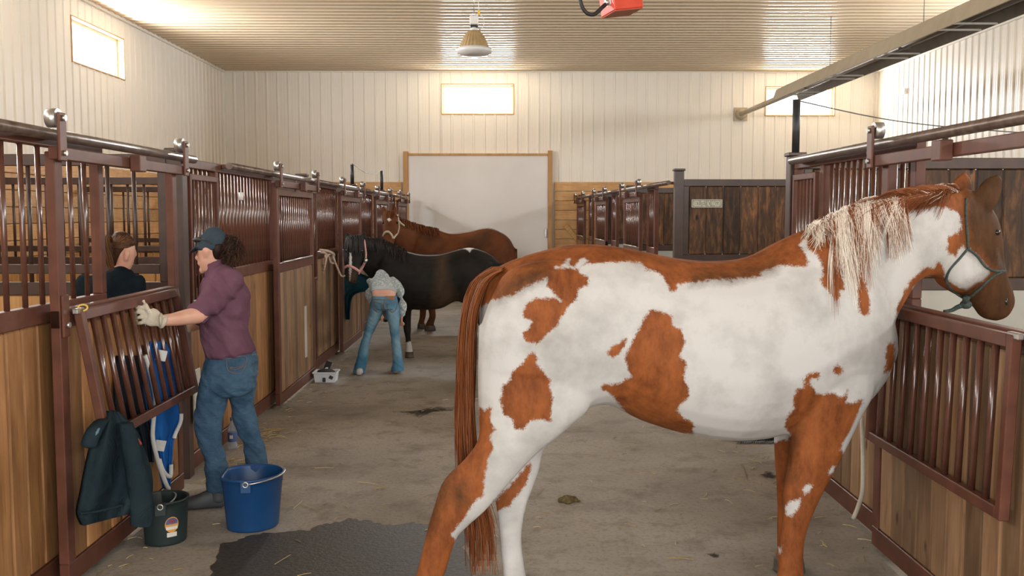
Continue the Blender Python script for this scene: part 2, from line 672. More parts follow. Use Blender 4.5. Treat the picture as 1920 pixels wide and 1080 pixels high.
def coat_mat(name, base0, base1, layers, nscale=(70, 70, 70), amp=5.0, bumps=0.12):
    """horse coat: base colour, then markings or painted shade stored on the mesh as signed distances L0, L1 ..."""
    m, nt, b = new_mat(name, base0, 0.65, 0, 0.12)
    v, _ = coords(nt)
    c = ramp(nt, [(0.28, base0), (0.55, base1)], noise(nt, v, 4, 6, 0.6)).outputs[0]
    vs, _ = coords(nt, (1, 1, 0.45))
    n1, n2 = noise(nt, v, 38, 4, 0.65), noise(nt, v, 160, 2, 0.5)
    sm = nd(nt, 'ShaderNodeMath', operation='ADD')
    nt.links.new(n1, sm.inputs[0])
    h = nd(nt, 'ShaderNodeMath', operation='MULTIPLY')
    nt.links.new(n2, h.inputs[0])
    h.inputs[1].default_value = 0.55
    nt.links.new(h.outputs[0], sm.inputs[1])
    for i, (c0, c1, soft, strength) in enumerate(layers):
        at = nd(nt, 'ShaderNodeAttribute', attribute_name='L%d' % i)
        ma = nd(nt, 'ShaderNodeMath', operation='MULTIPLY_ADD')
        nt.links.new(sm.outputs[0], ma.inputs[0])
        ma.inputs[1].default_value = amp * 4
        ma.inputs[2].default_value = -amp * 4 * 0.775
        ad = nd(nt, 'ShaderNodeMath', operation='ADD')
        nt.links.new(ma.outputs[0], ad.inputs[0])
        nt.links.new(at.outputs['Fac'], ad.inputs[1])
        mr = nd(nt, 'ShaderNodeMapRange')
        mr.inputs['From Min'].default_value = -soft
        mr.inputs['From Max'].default_value = soft
        mr.inputs['To Max'].default_value = strength
        nt.links.new(ad.outputs[0], mr.inputs['Value'])
        lc = ramp(nt, [(0.3, c0), (0.7, c1)], noise(nt, vs, 14, 6, 0.7)).outputs[0]
        c = mix(nt, mr.outputs[0], c, lc)
    nt.links.new(c, b.inputs['Base Color'])
    v2, _ = coords(nt, (1, 1, 0.35))
    bump(nt, b, noise(nt, v2, 140, 3, 0.6), bumps, 0.01)
    return m


def poly_sd(P, poly):
    """positive inside, distance to the outline"""
    Q = np.array(poly, float)
    d2 = np.full(len(P), 1e12)
    ins = np.zeros(len(P), bool)
    for i in range(len(Q)):
        a, b = Q[i], Q[(i + 1) % len(Q)]
        e = b - a
        w = P - a
        t = np.clip((w @ e) / (e @ e + 1e-12), 0, 1)
        d2 = np.minimum(d2, ((w - t[:, None] * e) ** 2).sum(1))
        c = (a[1] > P[:, 1]) != (b[1] > P[:, 1])
        if abs(e[1]) > 1e-9:
            ins ^= c & (P[:, 0] < a[0] + e[0] * (P[:, 1] - a[1]) / e[1])
    return np.where(ins, 1, -1) * np.sqrt(d2)


def mark(me, world, layers):
    P = project(world)
    for i, polys in enumerate(layers):
        v = np.full(len(P), -60.0)
        for q in polys:
            v = np.maximum(v, poly_sd(P, q))
        at = me.attributes.new('L%d' % i, 'FLOAT', 'POINT')
        at.data.foreach_set('value', np.clip(v, -60, 60).astype(np.float32))


CONC, WET, GLASS = concrete(), wet(), glass()

# ------------------------------------------------------------------ room shell
XL, XR, YB, YF, ZC = -5.9, 7.87, 20.5, -4.0, 4.75


def struct(name, me):
    o = link(name, me)
    o['kind'] = 'structure'
    return o


def ribbed(a0, a1, z0, z1, holes, place, pitch=0.2286, h=0.016, mat=SIDING, minor=0.0012):
    """ribbed steel sheet: profile along a, ribs along z; place(a, z, out) gives the point"""
    br = []
    n = int((a1 - a0) / pitch) + 1
    for i in range(n + 1):
        c = a0 + i * pitch
        for da, o in ((-0.03, 0), (-0.014, h), (0.014, h), (0.03, 0), (0.07, 0), (0.08, minor), (0.095, minor), (0.105, 0), (0.125, 0), (0.135, minor), (0.15, minor), (0.16, 0)):
            if a0 <= c + da <= a1:
                br.append((c + da, o))
    br += [(a0, 0), (a1, 0)]
    for x0, x1, _, _ in holes:
        br += [(x0, 0.0), (x1, 0.0)]
    br.sort()
    V, Fc = [], []
    for (p, o), (q, o2) in zip(br, br[1:]):
        if q - p < 1e-5:
            continue
        spans = [(z0, z1)]
        for x0, x1, h0, h1 in holes:
            if p > x0 - 1e-4 and q < x1 + 1e-4:
                spans = [s for lo, hi in spans for s in ((lo, min(hi, h0)), (max(lo, h1), hi)) if s[1] - s[0] > 1e-4]
        for lo, hi in spans:
            k = len(V)
            V += [place(p, lo, o), place(q, lo, o2), place(q, hi, o2), place(p, hi, o)]
            Fc.append((k, k + 1, k + 2, k + 3))
    return mesh_from('siding', V, Fc, mat)


struct('floor', mesh_from('floor', [(-9, -9, 0), (11, -9, 0), (11, 23, 0), (-9, 23, 0)], [(0, 1, 2, 3)], CONC))
WZ0, WZ1 = 3.80, 4.44
side_w = [(13.35, 15.18), (9.45, 11.25), (5.6, 7.4), (1.7, 3.5), (-2.2, -0.4)]
lw = [(a, b, WZ0, WZ1) for a, b in side_w]
side_r = [(a - 1.3, b - 1.3) for a, b in side_w]
rw = [(a, b, WZ0, WZ1) for a, b in side_r]
w2a, w2b = onY(827, 157, YB), onY(964, 215, YB)
w3a, w3b = onY(1435, 162, YB), onY(1565, 218, YB)
bw = [(w2a.x, w2b.x, w2b.z, w2a.z), (w3a.x, w3b.x, w3b.z, w3a.z)]
dA, dB = onY(766, 291, YB).x, onY(1027, 291, YB).x
DZ = onY(900, 290, YB).z
wl = struct('wall_left', ribbed(YF, YB, 0, ZC, lw, lambda a, z, o: (XL + o, a, z)))
wr = struct('wall_right', ribbed(YF, YB, 0, ZC, rw, lambda a, z, o: (XR - o, a, z)))
wb = struct('wall_back', ribbed(XL, XR, 0, ZC, bw, lambda a, z, o: (a, YB - o, z)))
struct('ceiling', ribbed(YF, YB, XL, XR, [], lambda a, z, o: (z, a, ZC - o), mat=CEILM, minor=0.004, h=0.019))
# rear gable with the big open doorway the photographer stands in front of
struct('wall_rear', mesh_from('wall_rear', [(XL, YF, 0), (-3.2, YF, 0), (-3.2, YF, ZC), (XL, YF, ZC), (5.0, YF, 0), (XR, YF, 0), (XR, YF, ZC), (5.0, YF, ZC), (-3.2, YF, 4.5), (5.0, YF, 4.5)],
                               [(0, 1, 2, 3), (4, 5, 6, 7), (8, 9, 7, 2)], SIDING))
# corner trims
for i, (lo, hi) in enumerate((((XL, YF, ZC - 0.05), (XL + 0.05, YB, ZC - 0.001)), ((XR - 0.05, YF, ZC - 0.05), (XR, YB, ZC - 0.001)),
                              ((XL + 0.05, YB - 0.04, ZC - 0.04), (XR - 0.05, YB, ZC - 0.002)), ((XL + 0.001, YB - 0.04, 2.42), (XL + 0.04, YB - 0.001, ZC - 0.05)), ((XR - 0.04, YB - 0.04, 2.42), (XR - 0.001, YB - 0.001, ZC - 0.05)))):
    o = box('trim_%d' % (i + 1), lo, hi, SIDING)
    o['kind'] = 'structure'

nwin = 0


def window(c0, c1, axis, wall, outd):
    """jamb box of pine, sash and pane in a wall hole; axis 'x' or 'y' runs along the wall"""
    global nwin
    nwin += 1
    a0, a1, z0, z1 = c0[0], c1[0], c0[1], c1[1]
    t, dep = 0.02, 0.16

    def P(a, o, z):
        return (a, wall + o * outd, z) if axis == 'x' else (wall + o * outd, a, z)

    def bx(l, h):
        p, q = P(*l), P(*h)
        return tuple(min(i, j) for i, j in zip(p, q)), tuple(max(i, j) for i, j in zip(p, q))
    fr = [bx((a0, -0.014, z0), (a0 + t, dep, z1)), bx((a1 - t, -0.014, z0), (a1, dep, z1)), bx((a0 + t, -0.014, z0), (a1 - t, dep, z0 + t)), bx((a0 + t, -0.014, z1 - t), (a1 - t, dep, z1))]
    o = struct('window_%d' % nwin, boxes_mesh('window', fr, PINEV, 0.003))
    s = 0.045
    sa = [bx((a0 + t, 0.09, z0 + t), (a0 + t + s, 0.13, z1 - t)), bx((a1 - t - s, 0.09, z0 + t), (a1 - t, 0.13, z1 - t)), bx((a0 + t + s, 0.09, z0 + t), (a1 - t - s, 0.13, z0 + t + s)), bx((a0 + t + s, 0.09, z1 - t - s), (a1 - t - s, 0.13, z1 - t))]
    link('sash', boxes_mesh('sash', sa, DOORW, 0.003), o)
    lo, hi = bx((a0 + t + s, 0.108, z0 + t + s), (a1 - t - s, 0.112, z1 - t - s))
    box('pane', lo, hi, GLASS, o, 0)


window((side_w[0][0], WZ0), (side_w[0][1], WZ1), 'y', XL, -1)
window((w2a.x, w2b.z), (w2b.x, w2a.z), 'x', YB, 1)
window((w3a.x, w3b.z), (w3b.x, w3a.z), 'x', YB, 1)
window((side_w[1][0], WZ0), (side_w[1][1], WZ1), 'y', XL, -1)
for a, b in side_w[2:]:
    window((a, WZ0), (b, WZ1), 'y', XL, -1)
for a, b in side_r:
    window((a, WZ0), (b, WZ1), 'y', XR, 1)

# pine boarding on the lower walls, board by board
PT, NR = 2.42, 12
ph = PT / NR
for r in range(NR):
    z0, z1 = r * ph + 0.004, (r + 1) * ph - 0.004
    for x0, x1 in ((XL + 0.06, dA - 0.14), (dB + 0.14, XR - 0.06)):
        cuts = [x0, x0 + (x1 - x0) * (0.35 + 0.3 * ((r * 37) % 10) / 10), x1]
        for p, q in zip(cuts, cuts[1:]):
            box('plank', (p + 0.002, YB - 0.055, z0), (q - 0.002, YB - 0.02, z1), PINE, wb, 0.006)
    cuts = [YF + 0.1, 4.0 + (r * 31 % 10) * 0.3, 9.5 + (r * 53 % 10) * 0.3, 15.0 + (r * 17 % 10) * 0.3, YB - 0.06]
    for p, q in zip(cuts, cuts[1:]):
        box('plank', (XL + 0.02, p + 0.002, z0), (XL + 0.055, q - 0.002, z1), PINE, wl, 0.006)

# big white sliding door in the back wall
door = struct('door_1', boxes_mesh('door_1', [((dA, YB - 0.11, 0.03), (dB, YB - 0.05, DZ - 0.03))], DOORW))
for k in range(1, 5):
    x = dA + (dB - dA) * k / 5
    box('seam', (x - 0.004, YB - 0.113, 0.05), (x + 0.004, YB - 0.109, DZ - 0.06), DOORW, door, 0)
box('jamb', (dA - 0.10, YB - 0.15, 0), (dA, YB - 0.02, DZ + 0.06), PINEV, door)
box('jamb', (dB, YB - 0.15, 0), (dB + 0.09, YB - 0.02, DZ + 0.08), PINEV, door)
box('header', (dA, YB - 0.12, DZ - 0.03), (dB, YB - 0.02, DZ + 0.02), PINEV, door)
hp_ = onY(1023, 437, YB - 0.12)
box('handle', (hp_.x - 0.02, YB - 0.16, hp_.z - 0.09), (hp_.x + 0.02, YB - 0.11, hp_.z + 0.09), STEEL, door)
l1, l2 = onY(1060, 422, YB - 0.08), onY(1112, 487, YB - 0.08)
mid_, dv = (l1 + l2) / 2, l2 - l1
br_ = link('diagonal_brace', box_mesh(dv.length, 0.04, 0.1, PINEV), wb, mid_, (0, math.atan2(-dv.z, dv.x), 0))
br_['label'] = 'pale diagonal brace board'

# ------------------------------------------------------------------ stalls (local frame: x along the row, z up, f the side that faces the aisle)
BAR_R = 0.0125
ZT, ZM0, ZM1, ZB0, ZB1 = 2.09, 1.23, 1.315, 0.02, 0.13


def rail(name, x0, x1, y, z0, z1, par, t=0.05, mat=BROWN):
    return box(name, (x0, y - t / 2, z0), (x1, y + t / 2, z1), mat, par)


def planks(x0, x1, y, z0, z1, par, mat, w=0.14, t=0.034):
    n = max(1, round((x1 - x0) / w))
    w = (x1 - x0) / n
    for i in range(n):
        box('plank', (x0 + i * w + 0.003, y - t / 2 + (i % 3) * 0.001, z0), (x0 + (i + 1) * w - 0.003, y + t / 2 + (i % 3) * 0.001, z1), mat, par, 0.009)


def bars(x0, x1, y, z0, z1, par, gap=0.1, r=BAR_R, mat=BARM):
    n = max(1, round((x1 - x0) / gap))
    me = rod_mesh(r, z1 - z0, mat)
    for i in range(1, n):
        link('bar', me, par, (x0 + (x1 - x0) * i / n, y, (z0 + z1) / 2))


def front(label, loc, rz, L, f, wm, feed=None, track=None, group=None, gap=0.1, splits=()):
    p = tag(empty('stall_facade', loc, rz), label, 'stall front', group)
    rail('top_rail', 0, L, 0, ZT - 0.06, ZT, p)
    rail('bottom_rail', 0, L, 0, ZB0, ZB1, p)
    rail('middle_rail', 0, L, 0, ZM0, ZM1, p)
    xs = [0.0] + list(splits) + [L]
    for x in xs:
        x0 = min(max(x - 0.03, 0), L - 0.06)
        for za, zb in ((ZB1, ZM0), (ZM1, ZT - 0.06)):
            rail('stile', x0, x0 + 0.06, 0, za, zb, p)
    for a, b in zip(xs, xs[1:]):
        planks(a + (0.06 if a == 0 else 0.03), b - (0.06 if b == L else 0.03), 0, ZB1, ZM0, p, wm)
        if feed and abs(a - feed) < 0.01:
            continue
        bars(a + 0.02, b - 0.02, 0, ZM1, ZT - 0.06, p, gap)
    if feed is not None:
        a = feed + 0.05
        b = [s for s in xs if s > feed + 0.01][0] - 0.05
        y = f * 0.035
        lo, hi = 1.0, ZT - 0.10
        fr = [((a, y - 0.015, lo), (a + 0.03, y + 0.015, hi)), ((b - 0.03, y - 0.015, lo), (b, y + 0.015, hi)), ((a + 0.03, y - 0.015, lo), (b - 0.03, y + 0.015, lo + 0.04)), ((a + 0.03, y - 0.015, hi - 0.04), (b - 0.03, y + 0.015, hi))]
        d = link('feed_door', boxes_mesh('feed_door', fr, BROWN), p)
        bars(a + 0.02, b - 0.02, y, lo + 0.04, hi - 0.04, d, 0.075, 0.010)
        box('latch', (a - 0.03, y + f * 0.016, 1.12), (a + 0.05, y + f * 0.03, 1.16), STEEL, d, 0.003)
    if track:
        link('track', rod_mesh(0.026, track[1] - track[0], PIPE, 14, 'X'), p, ((track[0] + track[1]) / 2, f * 0.085, 2.078))
        for x in (track[0] + 0.04, (track[0] + track[1]) / 2, track[1] - 0.04):
            box('track_bracket', (x - 0.03, min(f * 0.026, f * 0.07), 2.06), (x + 0.03, max(f * 0.026, f * 0.07), ZT), BROWN, p, 0.003)
    return p


def sliding_door(label, loc, rz, Wd, f, wm, closed=True, group=None, gap=0.085, fold=None, far=False):
    """hangs on rollers in front of the stall; with fold (angle) its barred upper half is let down on hinges"""
    p = tag(empty('sliding_door', loc, rz), label, 'stall door', group)
    y = 0
    if fold is None:
        rail('top_rail', 0.075, Wd - 0.075, y, 1.89, 1.95, p, 0.045)
    rail('bottom_rail', 0, Wd, y, 0.03, 0.13, p, 0.045)
    rail('middle_rail', 0, Wd, y, ZM0 - 0.02, ZM1 - 0.02, p, 0.045)
    for x in (0, Wd - 0.075):
        rail('stile', x, x + 0.075, y, 0.13, 2.0, p, 0.045)
    planks(0.075, Wd - 0.075, y, 0.13, ZM0 - 0.02, p, wm)
    # hanger bar and rollers
    box('hanger_bar', (-0.06, y + f * 0.023, 1.962), (Wd + 0.06, y + f * 0.065, 2.018), BROWN, p)
    for x in (-0.03, Wd + 0.03):
        h = box('hanger', (x - 0.035, y + f * 0.066, 1.955), (x + 0.035, y + f * 0.08, 2.165), BROWN, p, 0.006)
        hl = h.location
        link('roller', rod_mesh(0.042, 0.045, STEEL, 18, 'Y'), h, (0, -f * 0.035, 2.142 - hl.z))
        link('bolt', rod_mesh(0.014, 0.016, STEEL, 8, 'Y'), h, (0, f * 0.012, 2.142 - hl.z))
        link('bolt', rod_mesh(0.012, 0.016, STEEL, 8, 'Y'), h, (0, f * 0.012, 1.99 - hl.z))
    box('track_stop', (Wd * 0.5 - 0.045, y + f * 0.066, 1.945), (Wd * 0.5 + 0.045, y + f * 0.12, 2.03), BROWN, p)
    if fold is None:
        bars(0.06, Wd - 0.06, y, ZM1 - 0.02, 1.89, p, gap, 0.010)
        link('latch_bar', rod_mesh(0.009, Wd - 0.3, STEEL, 8, 'X'), p, (Wd / 2, f * 0.034, ZM1 - 0.015))
    else:
        g0, g1, ang, gl = fold
        wv = g1 - g0
        fr = [((0, -0.02, -gl), (0.04, 0.02, 0)), ((wv - 0.04, -0.02, -gl), (wv, 0.02, 0)), ((0.04, -0.02, -0.05), (wv - 0.04, 0.02, 0)), ((0.04, -0.02, -gl), (wv - 0.04, 0.02, -gl + 0.045))]
        g = link('fold_down_grille', boxes_mesh('fold_down_grille', fr, BROWN), p, (g0, y + f * 0.055, ZM1 - 0.03), (f * ang, 0, 0))
        bars(0.03, wv - 0.03, 0, -gl + 0.045, -0.05, g, 0.118, 0.0145)
        lp_ = box('latch_plate', (0.01, y + f * 0.023, 1.17), (0.075, y + f * 0.034, 1.36), BROWN, p, 0.004)
        link('bolt', rod_mesh(0.013, 0.016, STEEL, 8, 'Y'), lp_, (0, f * 0.012, -0.04))
        box('hinge_pin', (g0 - 0.03, y + f * 0.045, ZM1 - 0.045), (g0 + 0.05, y + f * 0.07, ZM1 - 0.02), STEEL, p, 0.004)
    return p


def post(label, x, y, group=None, h=2.12, w=0.1, ext=0.0):
    p = tag(empty('stall_post', (x, y, 0)), label, 'post', group)
    box('shaft', (-w / 2, -w / 2, 0), (w / 2, w / 2, h), BROWN_D, p, 0.006)
    box('cap', (-w / 2 - 0.012, -w / 2 - 0.012, h), (w / 2 + 0.012, w / 2 + 0.012, h + 0.025), BROWN_D, p, 0.006)
    if ext:
        link('extension_pipe', rod_mesh(0.026, ext, BLACKRUB, 12), p, (0, 0, h + 0.025 + ext / 2))
    return p


def divider(label, loc, L, kind, group=None, rz=0.0, mat=None, low=None):
    p = tag(empty('stall_divider', loc, rz), label, 'stall divider', group)
    zt = 2.11
    rail('top_rail', 0, L, 0, zt - 0.075, zt, p, 0.05, BROWN_D)
    zm0, zm1 = 1.20, 1.285
    rail('middle_rail', 0, L, 0, zm0, zm1, p, 0.05, BROWN_D)
    for x in (0, L - 0.06):
        rail('stile', x, x + 0.06, 0, 0, zm0, p, 0.05, BROWN_D)
        rail('stile', x, x + 0.06, 0, zm1, zt - 0.075, p, 0.05, BROWN_D)
    if kind == 'bars':
        rail('upper_bar', 0.06, L - 0.06, 0, 1.34, 1.40, p, 0.04, BROWN_D)
        bars(0.05, L - 0.05, 0, zm1, zt - 0.075, p, 0.17, 0.014, BROWN_D)
        planks(0.06, L - 0.06, 0, 0.02, zm0, p, low or PINEV, 0.18)
    else:
        planks(0.06, L - 0.06, 0, zm1, zt - 0.075, p, mat or DARKW, 0.19)
        box('kickboard', (0.06, -0.02, 0.01), (L - 0.06, 0.02, zm0), KICK, p)
    return p


H90 = math.pi / 2
# ---- left row: aisle side is +x, which is local -y
XF = -2.10
front('nearest stall front beside the bucket and jacket, of wide golden brown planks', (XF, 2.30, 0), H90, 2.72, -1, STAIN, track=(0.2, 4.0), gap=0.155)
sliding_door('sliding stall door whose barred upper half is swung down by the woman in purple', (XF + 0.095, 4.28, 0), H90, 1.58, -1, STAIN, fold=(0.10, 1.42, 0.17, 0.63))
yt = Vector((XF + 0.095 + 0.07, 4.28 + 0.125, ZM1 - 0.02))
V, Fc = tube([yt + Vector((0.022 * math.cos(a), 0.006 * math.sin(a), 0.014 * math.sin(a))) for a in np.linspace(0, 2 * math.pi, 13)[:-1]], 0.0045, 6, closed=True)
tag(link('yellow_tie', mesh_from('yellow_tie', shift(V, yt), Fc, mottled('yellow cord', (0.62, 0.42, 0.06), (0.7, 0.5, 0.1), 30, 0.7), True), None, yt), 'small yellow cord loop tied at the hinged top corner of the folded grille', 'cord')
fronts = [
    (6.28, 2.12, 'second stall front, behind the woman in the cap, with feed door and white tag', 0.0, (0.0,), 0.72),
    (10.12, 1.6, 'stall front where the tan rope is tied, just past the white grooming tote', 0.0, (0.0,), 0.5),
    (13.44, 1.5, 'stall front behind the black horse head, below the first tall pipe', 0.0, (0.0,), 0.5),
    (16.66, 1.45, 'stall front beside the brown horse head, fourth in its row', 0.0, (0.0,), 0.5),
]
doors = [(8.43, 'closed stall door between the woman in the cap and the grooming tote'), (11.76, 'closed stall door behind the teal cloth and the rope'), (14.97, 'closed stall door seen just over the black horse head'), (18.12, 'farthest closed stall door of the row, beside the white back door')]
posts = [(6.22, 'square post beside the opened stall door, at the cap of the woman in purple', 0), (10.06, 'square post at the white grooming tote', 0), (13.38, 'square stall post behind the black horse, carrying a tall thin pipe', 0.27), (16.6, 'square stall post by the brown horse head, carrying a shorter-looking far pipe', 0.33), (20.0, 'last post of the row, at the back wall beside the white door', 0)]
posts[1] = (10.06, posts[1][1], 0)
for (y, L, lab, fd, _, fw), (dy, dl) in zip(fronts, doors):
    front(lab, (XF, y + 0.0, 0), H90, L + 0.3, -1, GREYW if y > 7 else STAIN, feed=0.0, splits=(fw,), track=(L - 1.3, L + 1.75), gap=0.092)
    sliding_door(dl, (XF + 0.095, dy, 0), H90, 1.6, -1, GREYW, gap=0.085)
for y, lab, ex in posts:
    post(lab, XF, y - 0.0, ext=ex)
for y, lab in ((6.3, 'barred divider seen through the opened door, behind the dark-haired woman'), (10.12, 'second barred divider, beyond the first one behind the dark-haired woman'), (13.45, 'third barred divider inside the row with golden wood front'), (16.65, 'farthest barred divider inside the row beside the white back door')):
    divider(lab, (XL + 0.07, y - 0.05, 0), -XL + XF - 0.14, 'bars')

# ---- near stall on the other side: aisle side is -x, local +y
XQ = 2.0
front('stall front just behind the paint horse neck, with a small barred feed door', (XQ, 4.62, 0), H90, 1.94, 1, GREYW, feed=1.37, splits=(1.37,), track=(-2.2, 1.8), gap=0.098)
sliding_door('sliding stall door with its barred grille folded down under the paint horse head', (XQ - 0.085, 3.2, 0), H90, 1.62, 1, GREYW, fold=(0.24, 1.56, 0.03, 0.69))
post('square post with a tall black pipe behind the paint horse withers', XQ, 6.62, ext=0.36)
divider('dark plank stall divider behind the paint horse head', (XQ + 0.055, 6.62, 0), XR - XQ - 0.1, 'planks')

# ---- far block on that side, turned a little
PW = onY(1272, 400, 10.6)
RZF = H90 + math.radians(1.7)
dirv = Vector((math.cos(RZF), math.sin(RZF), 0))


def farp(s):
    return (PW.x + dirv.x * s, 10.6 + dirv.y * s, 0)


post('tall brown post at the end of the dark partition with the small sign', PW.x, 10.6, h=2.2)
wd = divider('dark plank partition carrying the small pale sign, beyond the paint horse', (PW.x + 0.05, 10.6, 0), XR - PW.x - 0.1, 'planks')
for k, (s, dl, fl, pl_) in enumerate(((1.9, 'nearest sliding door past the signed partition, two rollers on its pipe', 'short barred stall front next to the signed partition', 'post between the first and second stalls past the signed partition'), (5.15, 'middle sliding door of the three past the signed partition', 'middle barred stall front of the three past the signed partition', 'post between the second and last stalls past the signed partition'), (8.3, 'farthest sliding door past the signed partition, by the pine wall', 'farthest barred stall front past the signed partition', 'last post of that row near the leaning board'))):
    g0 = s - 0.62
    front(fl, farp(g0), RZF, 0.55, 1, GREYW, track=(-1.15 if k == 0 else -0.9, 2.2), gap=0.1)
    q = farp(s)
    nrm = Vector((-dirv.y, dirv.x, 0)) * 0.085
    sliding_door(dl, (q[0] + nrm.x, q[1] + nrm.y, 0), RZF, 1.35, 1, GREYW, gap=0.12)
    q = farp(s + 1.45)
    post(pl_, q[0], q[1])
    if k < 2:
        divider(('first' if k == 0 else 'second') + ' dark plank divider past the one with the sign', (q[0] + 0.06, q[1] + 0.02, 0), XR - q[0] - 0.12, 'planks')

# sign on the partition
SG0, SG1 = onY(1297, 374, 10.57), onY(1354, 389, 10.57)
SIGNM = mottled('pale sign paint', (0.20, 0.20, 0.15), (0.27, 0.27, 0.21), 20, 0.6)
SIGNB = mottled('sign lettering cream', (0.62, 0.62, 0.50), (0.7, 0.7, 0.58), 20, 0.6)
sg = tag(empty('sign', ((SG0.x + SG1.x) / 2, 10.575, (SG0.z + SG1.z) / 2)), 'small narrow wooden sign with cream capital letters on the dark partition', 'sign')
sw, sh = SG1.x - SG0.x, SG0.z - SG1.z
box('board', (-sw / 2, -0.006, -sh / 2), (sw / 2, 0.006, sh / 2), SIGNM, sg, 0.003)
link('border', boxes_mesh('border', [((-sw / 2, -0.009, sh / 2 - 0.006), (sw / 2, -0.005, sh / 2)), ((-sw / 2, -0.009, -sh / 2), (sw / 2, -0.005, -sh / 2 + 0.006)), ((-sw / 2, -0.009, -sh / 2), (-sw / 2 + 0.006, -0.005, sh / 2)), ((sw / 2 - 0.006, -0.009, -sh / 2), (sw / 2, -0.005, sh / 2))], SIGNB, 0.001), sg)


def text_obj(name, s, w, h, mat, parent, loc, rot, ext=0.002):
    c = bpy.data.curves.new(name, 'FONT')
    c.body = s
    c.align_x, c.align_y = 'CENTER', 'CENTER'
    c.size = 1.0
    c.extrude = 0.01
    c.offset = 0.02
    o = link(name, c)
    bpy.context.view_layer.update()
    me = bpy.data.meshes.new_from_object(o.evaluated_get(bpy.context.evaluated_depsgraph_get()))
    bpy.data.objects.remove(o)
    co = np.array([v.co[:] for v in me.vertices])
    mn, mx_ = co.min(0), co.max(0)
    co = (co - (mn + mx_) / 2) / np.maximum(mx_ - mn, 1e-6) * np.array([w, h, ext])
    me.vertices.foreach_set('co', co.astype(np.float32).ravel())
    me.materials.clear()
    me.materials.append(mat)
    return link(name, me, parent, loc, rot)


text_obj('lettering', "ABSOLUTELY NO WAGGIN'", sw * 0.92, sh * 0.74, SIGNB, sg, (0, -0.0075, 0), (H90, 0, 0))

# wires between the tall pipes
tag(tube_obj('pipe_wire', [(XF, 13.38, 2.43), (XF + 0.0, 14.6, 2.36), (XF, 15.6, 2.38), (XF, 16.6, 2.49)], 0.004, WIREM, None, (XF, 13.38, 2.43)), 'thin sagging wire strung between the two far pipes by the white door', 'wire')
tag(tube_obj('pipe_wire', [(XQ, 6.62, 2.50), (2.7, 6.62, 2.36), (3.6, 6.62, 2.28), (4.6, 6.62, 2.24), (6, 6.62, 2.2), (7.75, 6.62, 2.17)], 0.004, WIREM, None, (XQ, 6.62, 2.5)), 'thin wire running from the black pipe over the dark stall divider', 'wire')
pp = tag(link('wire_pole', rod_mesh(0.022, 0.17, BLACKRUB, 10), None, (3.03, 6.62, 2.195)), 'short black stub pipe on top of the dark divider behind the folded grille', 'pipe')

# ------------------------------------------------------------------ lamp, heater, red box
LY = 12.5
lz = lambda y: onY(889, y, LY).z
lx = onY(889, 80, LY).x
DOME = mottled('dusty ribbed reflector', (0.36, 0.24, 0.11), (0.48, 0.34, 0.17), 12, 0.5)
LENS = mottled('white lens', (0.74, 0.74, 0.72), (0.82, 0.82, 0.8), 9, 0.25)
WHITE = mottled('white enamel', (0.72, 0.70, 0.65), (0.78, 0.76, 0.72), 9, 0.4)
YELLOW = mottled('yellow plastic', (0.75, 0.45, 0.03), (0.85, 0.5, 0.05), 9, 0.4)
lamp = tag(empty('high_bay_lamp', (lx, LY, lz(106))), 'tan bell-shaped hanging barn lamp with a clear ribbed rim', 'lamp')
z0 = lz(106)
prof = [(0.07, lz(58) - z0), (0.10, lz(62) - z0), (0.135, lz(70) - z0), (0.165, lz(80) - z0), (0.19, lz(90) - z0), (0.20, lz(92) - z0), (0.19, lz(92) - z0 - 0.004), (0.16, lz(80) - z0 - 0.004), (0.06, lz(60) - z0 - 0.004)]
V, Fc = lathe(prof, 48)
for i, v in enumerate(V):
    if 0 < i // 48 < 6:
        s = 1 + 0.025 * (1 if i % 2 else -1)
        v.x *= s
        v.y *= s
link('reflector', mesh_from('reflector', V, Fc, DOME), lamp)
V, Fc = lathe([(0.185, lz(89) - z0), (0.235, lz(93) - z0), (0.24, lz(96) - z0), (0.225, lz(99) - z0), (0.17, lz(104) - z0), (0.08, 0.004), (0.0, 0.0)], 48)
link('lens', mesh_from('lens', V, Fc, LENS, True), lamp)
box('ballast', (-0.055, -0.055, lz(47) - z0), (0.055, 0.055, lz(30) - z0), WHITE, lamp, 0.01)
box('terminal_cover', (-0.05, -0.05, lz(53) - z0), (0.05, 0.05, lz(47) - z0), BLACKRUB, lamp, 0.01)
link('neck', rod_mesh(0.05, lz(52) - lz(59), WHITE, 20), lamp, (0, 0, (lz(52) + lz(59)) / 2 - z0))
V, Fc = tube([(0.026 * math.cos(a), 0, lz(27) - z0 + 0.026 * math.sin(a)) for a in np.linspace(0, 2 * math.pi, 15)[:-1]], 0.007, 6, closed=True)
link('hook', mesh_from('hook', V, Fc, STEEL, True), lamp)
tube_obj('chain', [(0, 0, lz(25) - z0), (0, 0, ZC - z0 - 0.01)], 0.006, STEEL, lamp, k=0)
box('plug', (0.045, -0.02, lz(28) - z0), (0.075, 0.02, lz(19) - z0), YELLOW, lamp)
tube_obj('cord', [(0.06, 0, ZC - z0 - 0.01), (0.06, 0, lz(19) - z0), (0.10, 0, lz(30) - z0), (0.125, 0, lz(40) - z0), (0.11, 0, lz(52) - z0), (0.06, 0, lz(55) - z0)], 0.005, WHITE, lamp)

